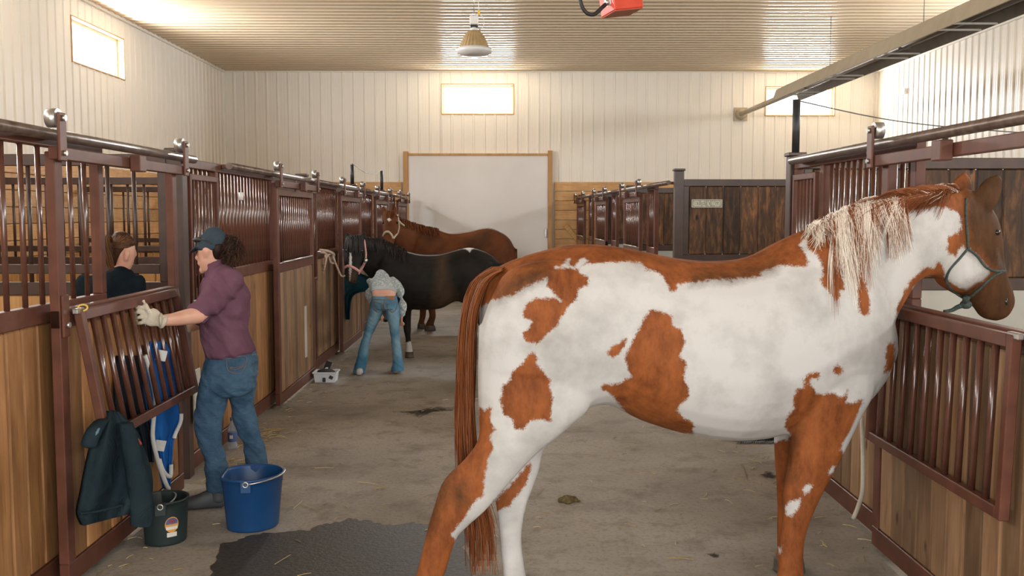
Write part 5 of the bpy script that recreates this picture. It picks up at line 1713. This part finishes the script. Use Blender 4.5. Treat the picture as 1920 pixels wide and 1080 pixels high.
# ------------------------------------------------------------------ things on and beside the stalls
BLUEP = mottled('blue bucket plastic', (0.005, 0.044, 0.14), (0.008, 0.06, 0.175), 6, 0.42)
GREENP = mottled('dark green bucket rubber', (0.010, 0.020, 0.020), (0.020, 0.034, 0.033), 8, 0.5)


def bucket(name, label, loc, h, rt, rb, mat, flat, rz, handle):
    root = tag(empty(name, loc, rz), label, 'bucket')
    seg = 40

    def ring(r, z, inset=0.0):
        out = []
        for k in range(seg):
            a = 2 * math.pi * k / seg
            x, y = r * math.cos(a), r * math.sin(a)
            if flat and x < -flat * r:
                x = -flat * r - (abs(x) - flat * r) * 0.08
            out.append(Vector((x, y, z)))
        return out
    rows = [ring(rb * .97, 0.002), ring(rb, .012), ring(rb + (rt - rb) * .82, h * .82), ring(rt * .985, h * .83), ring(rt * .99, h * .955), ring(rt * 1.035, h * .96), ring(rt * 1.04, h), ring(rt * .965, h), ring(rt * .95, h * .95), ring(rb * .95, .03)]
    V = [v for r in rows for v in r]
    Fc = [(i * seg + k, i * seg + (k + 1) % seg, (i + 1) * seg + (k + 1) % seg, (i + 1) * seg + k) for i in range(len(rows) - 1) for k in range(seg)]
    Fc += [tuple(range(seg))[::-1], tuple(range((len(rows) - 1) * seg, len(rows) * seg))]
    link('tub', mesh_from('tub', V, Fc, mat, True), root)
    zz, hd_, lean = h * .93, handle[0], handle[1]
    pts = [(rt * 1.06 * math.cos(a) * 0 + lean * math.sin(a), rt * 1.07 * math.cos(a), zz + hd_ * math.sin(a)) for a in np.linspace(0, math.pi, 16)]
    tube_obj('bail_handle', pts, .0045, STEEL, root, k=0)
    for s in (-1, 1):
        V, Fc = tube([(0.0 + .014 * math.cos(a), s * rt * 1.07, zz + .014 * math.sin(a)) for a in np.linspace(0, 2 * math.pi, 12)[:-1]], .0045, 6, closed=True)
        link('handle_eye', mesh_from('handle_eye', V, Fc, STEEL, True), root)
        box('lug', (-.03, s * rt * 1.0 - .012, zz - .05), (.03, s * rt * 1.0 + .012, zz + .015), mat, root, .005)
    return root


b1 = bucket('blue_bucket', 'big blue flat-backed bucket with a wire handle beside the wet floor', (-1.405, 5.24, 0), .30, .176, .148, BLUEP, .8, math.radians(6), (.02, .185))
WATER = mottled('water', (0.006, 0.008, 0.010), (0.008, 0.010, 0.012), 5, 0.08)
V, Fc = lathe([(.150, .245), (0.0, .245)], 36)
b2 = bucket('dark_green_bucket', 'dark green rubber bucket with a round orange label under the hanging jacket', (-1.80, 4.99, 0), .235, .125, .112, GREENP, .82, math.radians(12), (.012, .06))
# round printed label on its aisle side
lab_mats = [mottled('label orange', (.62, .27, .05), (.7, .34, .07), 20, .5), mottled('label blue', (.06, .10, .26), (.08, .13, .3), 20, .5), mottled('label white', (.6, .58, .52), (.68, .66, .6), 20, .5), mottled('label maroon', (.20, .04, .05), (.26, .06, .07), 20, .5)]


def patch(root, a0, z0, ra, rz_, R0, mat, lift, nm, square=False, top=False):
    V, Fc = [Vector((0, 0, 0))], []
    n = 24
    def P(a, z):
        R = (.112 + (.125 - .112) * z / .235) * (1.0 if True else 1) + lift
        return Vector((R * math.cos(a), R * math.sin(a), z))
    V = [P(a0, z0)]
    for k in range(n):
        t = 2 * math.pi * k / n
        ca, sa = math.cos(t), math.sin(t)
        if square:
            m_ = max(abs(ca), abs(sa))
            ca, sa = ca / m_, sa / m_
        if top:
            sa = max(sa, -0.15)
        V.append(P(a0 + ca * ra, z0 + sa * rz_))
    Fc = [(0, k + 1, (k + 1) % n + 1) for k in range(n)]
    return link(nm, mesh_from(nm, V, Fc, mat), root)


aL = math.radians(-52) - math.radians(12)
lbp = patch(b2, aL, .115, .30, .042, 0, lab_mats[0], .0015, 'label')
patch(b2, aL, .122, .26, .03, 0, lab_mats[1], .0024, 'label_sky', top=True)
patch(b2, aL, .127, .16, .018, 0, lab_mats[3], .0031, 'label_hill', top=True)
patch(b2, aL, .098, .25, .008, 0, lab_mats[2], .0031, 'label_band', square=True)
patch(b2, aL, .062, .22, .012, 0, lab_mats[2], .0018, 'label_tag', square=True)

# jacket hung from the grille's lower corner
cc2 = lambda x, y: (x / 2.25, 600 + y / 2.25)
JP = Plane((-1.86, 4.55), (-1.80, 5.25))
JP.n = Vector((-1, 0, 0))


class Hang:
    """hanging cloth on a slanting vertical plane"""
    def __init__(s, p0, p1):
        s.a = Plane(p0, p1)
        s.n = s.a.n
    def pt(s, x, y, d=0.0):
        return s.a.pt(x, y, d)


JH = Plane((-1.80, 4.45), (-1.60, 4.75))
JACK = cloth('dark teal jacket cloth', (0.012, 0.021, 0.027), (0.022, 0.036, 0.043), 0.9, 9)
jroot = tag(empty('hanging_jacket', onZ(215, 985, 0.25) * 0 + Vector((-1.78, 4.5, .3))), 'dark teal jacket hung over the lower corner of the folded grille', 'jacket')
jb_ = Vector(jroot.location)
V, Fc = sheet(JH, [(446, 386, 500, 386, .03), (424, 425, 540, 422, 0), (404, 490, 580, 470, -.02), (386, 560, 608, 540, -.035), (366, 650, 634, 612, -.045), (350, 735, 646, 680, -.05), (336, 800, 642, 735, -.05), (338, 832, 632, 775, -.045), (354, 868, 618, 800, -.035)], .03, 1.9, 60, 60, .03, 0, 3, cc2, jb_, 0.9)
link('jacket_body', mesh_from('jacket_body', V, Fc, JACK, True), jroot)
V, Fc = chain(JH, [(455, 420, 400, 430, .03, -.01), (425, 470, 372, 462, .035, -.03), (410, 510, 352, 500, .032, -.03), (405, 530, 346, 526, .03, -.03)], cc2)
link('sleeve', mesh_from('sleeve', shift(V, jb_), Fc, JACK, True), jroot)
V, Fc = chain(JH, [(413, 450, 376, 478, .036, -.032), (408, 462, 374, 492, .036, -.032)], cc2)
cu = link('cuff_lining', mesh_from('cuff_lining', shift(V, jb_), Fc, cloth('pale blue lining', (.08, .15, .19), (.12, .2, .25)), True), jroot)
V, Fc = chain(JH, [(556, 430, 505, 440, .03, -.05), (582, 520, 520, 540, .04, -.085), (606, 610, 535, 630, .045, -.10), (630, 700, 545, 715, .045, -.10), (640, 780, 552, 790, .042, -.09), (638, 850, 556, 858, .04, -.08), (636, 866, 558, 870, .038, -.08)], cc2, cap=.1)
link('sleeve', mesh_from('sleeve', shift(V, jb_), Fc, JACK, True), jroot)
V, Fc = tube(spline([JH.pt(*cc2(338, 818), -.085), JH.pt(*cc2(420, 806), -.09), JH.pt(*cc2(520, 780), -.09)], 5), .006)
link('hem_seam', mesh_from('hem_seam', shift(V, jb_), Fc, JACK, True), jroot)
V, Fc = tube(spline([JH.pt(*cc2(555, 478), -.04), JH.pt(*cc2(575, 500), -.045), JH.pt(*cc2(592, 524), -.04)], 4), .008)
link('red_piping', mesh_from('red_piping', shift(V, jb_), Fc, lab_mats[3] if 0 else mottled('red piping', (.45, .05, .02), (.5, .07, .03), 9, .6), True), jroot)

# striped horse sheet hung behind the grille, and a dark blanket beside it
BP = Plane((-1.945, 4.9), (-1.88, 5.7))
BLUEC = cloth('bright blue sheet cloth', (0.012, 0.085, 0.30), (0.02, 0.12, 0.38), 0.4, 9)
WHITEC = cloth('pale binding', (.5, .5, .48), (.58, .58, .55), .3)
blroot = tag(empty('horse_sheet', (-1.94, 5.3, .3)), 'bright blue horse sheet with pale binding hanging behind the folded grille', 'horse sheet')
bb = Vector(blroot.location)
V, Fc = sheet(BP, [(640, 700, 90), (615, 735, 180), (612, 745, 290), (630, 758, 390), (640, 760, 430), (650, 735, 500), (665, 728, 580), (680, 722, 650), (695, 720, 712)], .02, 1.6, 26, 40, .012, 0, 4, cc2, bb)
link('sheet_cloth', mesh_from('sheet_cloth', V, Fc, BLUEC, True), blroot)
for L in ([(612, 150), (635, 230), (655, 330), (648, 420), (645, 500), (668, 600), (700, 690), (712, 712)], [(765, 395), (762, 430), (740, 480), (735, 500)], [(672, 590), (690, 640), (718, 660), (722, 610)]):
    V, Fc = tube(spline([BP.pt(*cc2(*q), -.03) for q in L], 5), .012)
    link('binding', mesh_from('binding', shift(V, bb), Fc, WHITEC, True), blroot)
for x, y in ((680, 150), (675, 530)):
    p = BP.pt(*cc2(x, y), -.032) - bb
    box('white_patch', p - Vector((.028, .004, .03)), p + Vector((.028, .004, .03)), WHITEC, blroot, .002, (0.1, .25, 0.5))
DARKC = cloth('dark navy blanket', (.010, .014, .022), (.02, .026, .036), .5, 8)
dk = tag(link('dark_blanket', mesh_from('dark_blanket', *sheet(BP, [(500, 610, 150, .01), (490, 618, 260, .01), (500, 622, 380, .01), (560, 640, 480, .01), (600, 650, 600, .01)], .022, 2.2, 22, 26, .014, 0.01, 6, cc2, (-1.95, 5.1, .4)), DARKC, True), None, (-1.95, 5.1, .4)), 'dark navy blanket hanging behind the grille next to the blue sheet', 'blanket')

# water bottle by the wall, white board behind the woman
BOT = bpy.data.materials.new('clear bottle')
BOT.use_nodes = True
bp = BOT.node_tree.nodes['Principled BSDF']
bp.inputs['Base Color'].default_value = (.75, .85, .95, 1)
bp.inputs['Roughness'].default_value = .08
bp.inputs['Transmission Weight'].default_value = .8
bp.inputs['IOR'].default_value = 1.3
bo = onZ(424, 842)
bt = tag(empty('water_bottle', (bo.x + .05, bo.y, 0)), 'clear plastic water bottle with a blue label standing behind the jeans', 'bottle')
V, Fc = lathe([(0, 0.002), (.03, .002), (.034, .012), (.033, .06), (.034, .13), (.033, .165), (.014, .205), (.013, .215)], 20)
link('bottle_body', mesh_from('bottle_body', V, Fc, BOT, True), bt)
V, Fc = lathe([(.0348, .06), (.0352, .065), (.0352, .125), (.0348, .13)], 20)
link('bottle_label', mesh_from('bottle_label', V, Fc, lab_mats[1], True), bt)
box('label_square', (-.012, -.0365, .085), (.012, -.035, .11), WHITE, bt, 0)
link('bottle_cap', rod_mesh(.016, .022, lab_mats[1], 14), bt, (0, 0, .226))
wp = onX(372, 745, -2.02)
tag(box('white_strip', (-2.035, wp.y - .07, wp.z - .17), (-2.02, wp.y + .06, wp.z + .19), mottled('off white plastic', (.5, .47, .4), (.58, .55, .47), 6, .6), None, .006), 'off-white plastic panel fixed on planks behind the jeans of the woman in plum', 'panel')
wq = onX(573, 622, -1.99)
tag(box('white_plate', (-2.0, wq.y - .05, wq.z - .26), (-1.985, wq.y + .05, wq.z + .26), mottled('pale strip', (.42, .38, .32), (.5, .46, .4), 6, .6), None, .006), 'narrow pale upright strip on the door planks above the white tote', 'strip')
wt = onX(447, 368, -2.07)
tag(link('white_tag', rod_mesh(.018, .06, WHITE, 12), None, (-2.05, wt.y, wt.z)), 'small white bell-shaped tag hung on the bars of the second stall front', 'tag')

# grooming tote
tp = onZ(597, 719)
TOTE = mottled('white tote plastic', (.66, .69, .74), (.74, .77, .82), 8, .4)
tt = tag(empty('grooming_tote', (tp.x + .06, tp.y + .12, 0)), 'white plastic grooming tote with a centre handle and brush on the concrete', 'tote')
bw_, bd_, bh_ = .115, .10, .11
V, Fc = [], []
for sx, sy, z in ((.88, .88, 0.003), (1, 1, bh_), (.97, .97, bh_), (.86, .86, .012)):
    V += [Vector((-bw_ * sx, -bd_ * sy, z)), Vector((bw_ * sx, -bd_ * sy, z)), Vector((bw_ * sx, bd_ * sy, z)), Vector((-bw_ * sx, bd_ * sy, z))]
for i in range(3):
    for k in range(4):
        Fc.append((i * 4 + k, i * 4 + (k + 1) % 4, (i + 1) * 4 + (k + 1) % 4, (i + 1) * 4 + k))
Fc += [(3, 2, 1, 0), (12, 13, 14, 15)]
link('tray', mesh_from('tray', V, Fc, TOTE), tt)
box('rim', (-bw_ - .01, -bd_ - .01, bh_ - .012), (bw_ + .01, -bd_ + .002, bh_ + .002), TOTE, tt, .002)
box('rim', (-bw_ - .01, bd_ - .002, bh_ - .012), (bw_ + .01, bd_ + .01, bh_ + .002), TOTE, tt, .002)
box('rim', (-bw_ - .01, -bd_, bh_ - .012), (-bw_ + .002, bd_, bh_ + .002), TOTE, tt, .002)
box('rim', (bw_ - .002, -bd_, bh_ - .012), (bw_ + .01, bd_, bh_ + .002), TOTE, tt, .002)
box('handle_post', (-.02, -.012, .01), (.02, .012, .15), TOTE, tt, .004)
box('front_slot', (-.022, -bd_ * .97 - .004, .01), (.01, -bd_ * .9, .055), BLACKRUB, tt, .002, (math.radians(-6), 0, 0))
box('front_mark', (.045, -bd_ * .99 - .002, .04), (.085, -bd_ * .9, .075), BLACKRUB, tt, .002, (math.radians(-6), .5, 0))
br = tag(empty('grooming_brush', (tp.x + .03, tp.y + .14, .06)), 'dark grooming brush sticking up out of the white tote', 'brush')
br.rotation_euler = (.2, .35, .3)
box('brush_back', (-.03, -.02, 0), (.03, .0, .17), BLACKRUB, br, .008)
box('bristles', (-.026, 0, .02), (.026, .022, .15), mottled('grey bristles', (.05, .05, .05), (.1, .1, .09), 60, .8), br, .003)
gb = tag(link('grooming_cloth', mesh_from('grooming_cloth', *ball((0, 0, 0), .075, 1.25, .9, .5), mottled('dark cloth', (.03, .028, .03), (.06, .055, .055), 20, .9), True), None, (tp.x + .06, tp.y + .11, .10)), 'dark lumpy cloth lying in the white tote', 'cloth')

# tan rope knotted on the bars and running to the black horse's halter
rp = lambda x, y, X: onX(*c5(x, y), X)
XRp = -2.0
ro = tag(empty('lead_rope', rp(190, 340, XRp)), 'tan lead rope knotted in loops on the stall bars and tied to the black horse', 'rope')
rb_ = Vector(ro.location)
A_ = rp(185, 345, XRp)
end = BH.pt(*c5(262, 470), -.34)
V, Fc = tube(spline([A_, A_ + (end - A_) * .35 + Vector((0, 0, -.05)), A_ + (end - A_) * .7 + Vector((0, 0, -.08)), end], 8), .012, 8)
link('lead', mesh_from('lead', shift(V, rb_), Fc, ROPE, True), ro)
for L in ([(120, 325), (150, 330), (185, 345), (200, 370), (198, 400), (180, 395), (168, 365), (150, 345), (125, 340)], [(130, 330), (150, 350), (150, 400), (140, 440), (150, 400), (160, 360), (180, 350)], [(125, 325), (175, 335), (200, 352), (190, 380)]):
    V, Fc = tube(spline([rp(x, y, XRp + .012 * (i % 3)) for i, (x, y) in enumerate(L)], 5), .012, 8)
    link('rope_loop', mesh_from('rope_loop', shift(V, rb_), Fc, ROPE, True), ro)

# teal cloth hung on the stall behind the black horse's head
TEAL = cloth('dark teal cloth', (.010, .040, .055), (.018, .06, .078), .5, 8)
TP = Plane((-1.93, 12.0), (-1.3, 12.6))
tc = Vector((-1.9, 12.1, .9))
tag(link('teal_blanket', mesh_from('teal_blanket', *sheet(TP, [(246, 300, 440), (246, 420, 490), (248, 425, 545), (252, 330, 570), (255, 300, 600), (262, 290, 660), (270, 288, 718)], .03, 2.0, 26, 30, .02, 0, 5, c5, tc), TEAL, True), None, tc), 'dark teal blanket draped on the stall door behind the black horse head', 'blanket')

# pale strap hanging by the folded grille
sp_ = [onX(1616, 780, 1.93), onX(1618, 860, 1.93), onX(1617, 920, 1.93), onX(1609, 950, 1.93), onX(1600, 972, 1.92)]
tag(tube_obj('hanging_strap', sp_, .012, mottled('cream strap', (.45, .40, .32), (.55, .5, .4), 20, .7), None, sp_[0]), 'cream strap hanging down the planks in front of the paint horse foreleg', 'strap')

# ------------------------------------------------------------------ floor marks


def stain(name, label, outline, mat, z, amp, kind=None, cat='stain', seed=1):
    P = np.array([list(onZ(x, y))[:2] for x, y in spline(outline + [outline[0]], 10)])[:-1]
    rs = np.random.default_rng(seed)
    c = P.mean(0)
    nrm = P - c
    ph = rs.uniform(0, 6, 8)
    V = []
    for i, p in enumerate(P):
        t = i / len(P) * 2 * math.pi
        a = sum(math.sin(t * f + ph[k]) / (1 + .25 * k) for k, f in enumerate((9, 14, 21, 33, 47))) * amp
        V.append(Vector((*(p + nrm[i] / (np.linalg.norm(nrm[i]) + 1e-6) * a), z)))
    V = [Vector((*c, z))] + V
    n = len(P)
    o = link(name, mesh_from(name, shift(V, (c[0], c[1], 0)), [(0, k + 1, (k + 1) % n + 1) for k in range(n)], mat), None, (c[0], c[1], 0))
    at = o.data.attributes.new('inner', 'FLOAT', 'POINT')
    at.data.foreach_set('value', np.array([0.5] + [0.0] * n, np.float32))
    return tag(o, label, cat, kind=kind)


stain('wet_patch', 'large dark wet patch on the concrete beside the blue bucket', [(380, 1100), (405, 1045), (440, 1012), (495, 1002), (560, 995), (610, 985), (650, 974), (690, 978), (740, 984), (800, 982), (860, 986), (880, 1020), (870, 1100), (760, 1180), (600, 1190), (450, 1150)], WET, .0025, .014, cat='wet patch')
def dirt():
    m, nt, b = new_mat('dark damp dirt', (.05, .04, .028), .8, 0, .2)
    v, _ = coords(nt)
    at = nd(nt, 'ShaderNodeAttribute', attribute_name='inner')
    ad = nd(nt, 'ShaderNodeMath', operation='MULTIPLY_ADD')
    nt.links.new(noise(nt, v, 16, 5, .7), ad.inputs[0])
    ad.inputs[1].default_value = 1.3
    nt.links.new(at.outputs['Fac'], ad.inputs[2])
    r = ramp(nt, [(0.62, (0, 0, 0)), (1.0, (.85, .85, .85))], ad.outputs[0])
    nt.links.new(r.outputs[0], b.inputs['Alpha'])
    return m


DUNG = dirt()
stain('dirt_stain', 'thin dark damp smear across the middle of the aisle floor', [(735, 772), (765, 774), (790, 766), (830, 762), (858, 766), (850, 771), (820, 770), (800, 778), (785, 784), (770, 779)], DUNG, .003, .012, seed=3)
stain('dirt_stain', 'small dark damp spot on the floor by the paint horse foreleg', [(1424, 892), (1436, 884), (1452, 888), (1456, 897), (1440, 899)], DUNG, .003, .006, seed=5)
stain('dirt_stain', 'tiny dark spot on the floor between the paint horse legs', [(1325, 1038), (1340, 1037), (1352, 1042), (1340, 1046), (1328, 1043)], DUNG, .003, .004, seed=6)
mp = onZ(1064, 941)
me, _ = fuse('dung', [ball((0, 0, .012), .034, 1.2, 1, .75), ball((.032, .015, .008), .026, 1.2, 1, .75), ball((-.032, -.005, .008), .026, 1.1, 1, .7), ball((.0, -.03, .006), .022, 1.2, 1, .7), ball((.06, .0, .002), .014, 1.3, 1, .5)], .004, 1, mottled('olive dung', (.06, .045, .015), (.16, .12, .04), 60, .9, .6, 120))
tag(link('dung', me, None, (mp.x, mp.y, .004)), 'small olive heap of dung on the floor under the paint horse belly', 'dung')
sv = onZ(1432, 836)
V, Fc = [], []
for i in range(26):
    x = -.18 + i * .014
    v, f = tube([(x, 0, .012), (x + .05, .11 + .02 * math.sin(i), .008)], .004, 4)
    V2, F2 = join([(V, Fc), (v, f)])
    V, Fc = V2, F2
bs = tag(empty('broom', (sv.x, sv.y + .1, 0)), 'dark broom head lying on the floor behind the paint horse foreleg', 'broom')
tag(link('bristles', mesh_from('bristles', V, Fc, BLACKRUB), bs, (0, -.05, 0)), kind='stuff')
box('broom_block', (-.2, .05, .004), (.22, .1, .045), BLACKRUB, bs)

# loose straw
STRAW = hair_mat('straw', (.34, .24, .10), (.52, .40, .20), (.66, .55, .33), .7)
cur = []
seen = [(1250, 1048, 52, 3), (745, 906, 0, 0), (590, 879, 36, 0), (670, 905, 40, 5), (560, 945, 50, 20), (640, 794, 26, 2), (515, 1060, 30, -18), (1390, 870, 10, 30), (1360, 938, 14, 8), (640, 830, 14, 0), (700, 918, 26, -2), (1005, 930, 14, -14), (1000, 990, 14, 0), (735, 765, 20, 2), (550, 955, 18, -16), (1575, 965, 30, -14), (1580, 985, 26, 6), (1608, 1012, 26, 4), (510, 895, 24, 6), (515, 862, 18, 4)]
for x, y, dx, dy in seen:
    a, b = onZ(x, y), onZ(x + dx, y + dy)
    cur.append([a + Vector((0, 0, .005)), (a + b) / 2 + Vector((.004, .006, .007)), b + Vector((0, 0, .005))])
for i in range(520):
    y = rng.uniform(3.6, 12)
    r = rng.random()
    if r < .3:
        x = -2.0 + abs(rng.normal(0, .16))
    elif r < .5:
        x = 1.88 - abs(rng.normal(0, .14))
    else:
        x = rng.uniform(-1.9, 1.8)
    a, L = rng.uniform(0, math.pi), rng.uniform(.02, .09)
    d = Vector((math.cos(a), math.sin(a), 0)) * L
    p = Vector((x, y, .004))
    cur.append([p, p + d * .5 + Vector((rng.normal(0, .005), rng.normal(0, .005), .003)), p + d])
for i in range(90):
    y, x = rng.uniform(7.0, 7.6) if i % 2 else rng.uniform(6.0, 6.6), -1.95 + abs(rng.normal(0, .12))
    a, L = rng.uniform(0, math.pi), rng.uniform(.05, .16)
    d = Vector((math.cos(a), math.sin(a), 0)) * L
    p = Vector((x, y, .004 + rng.random() * .012))
    cur.append([p, p + d * .5 + Vector((0, 0, .006)), p + d])
tag(link('straw_litter', strands('straw_litter', cur, .0026, .0018, rng.uniform(0, 1, len(cur)), STRAW)), 'loose straw scattered over the concrete aisle', 'straw', kind='stuff')
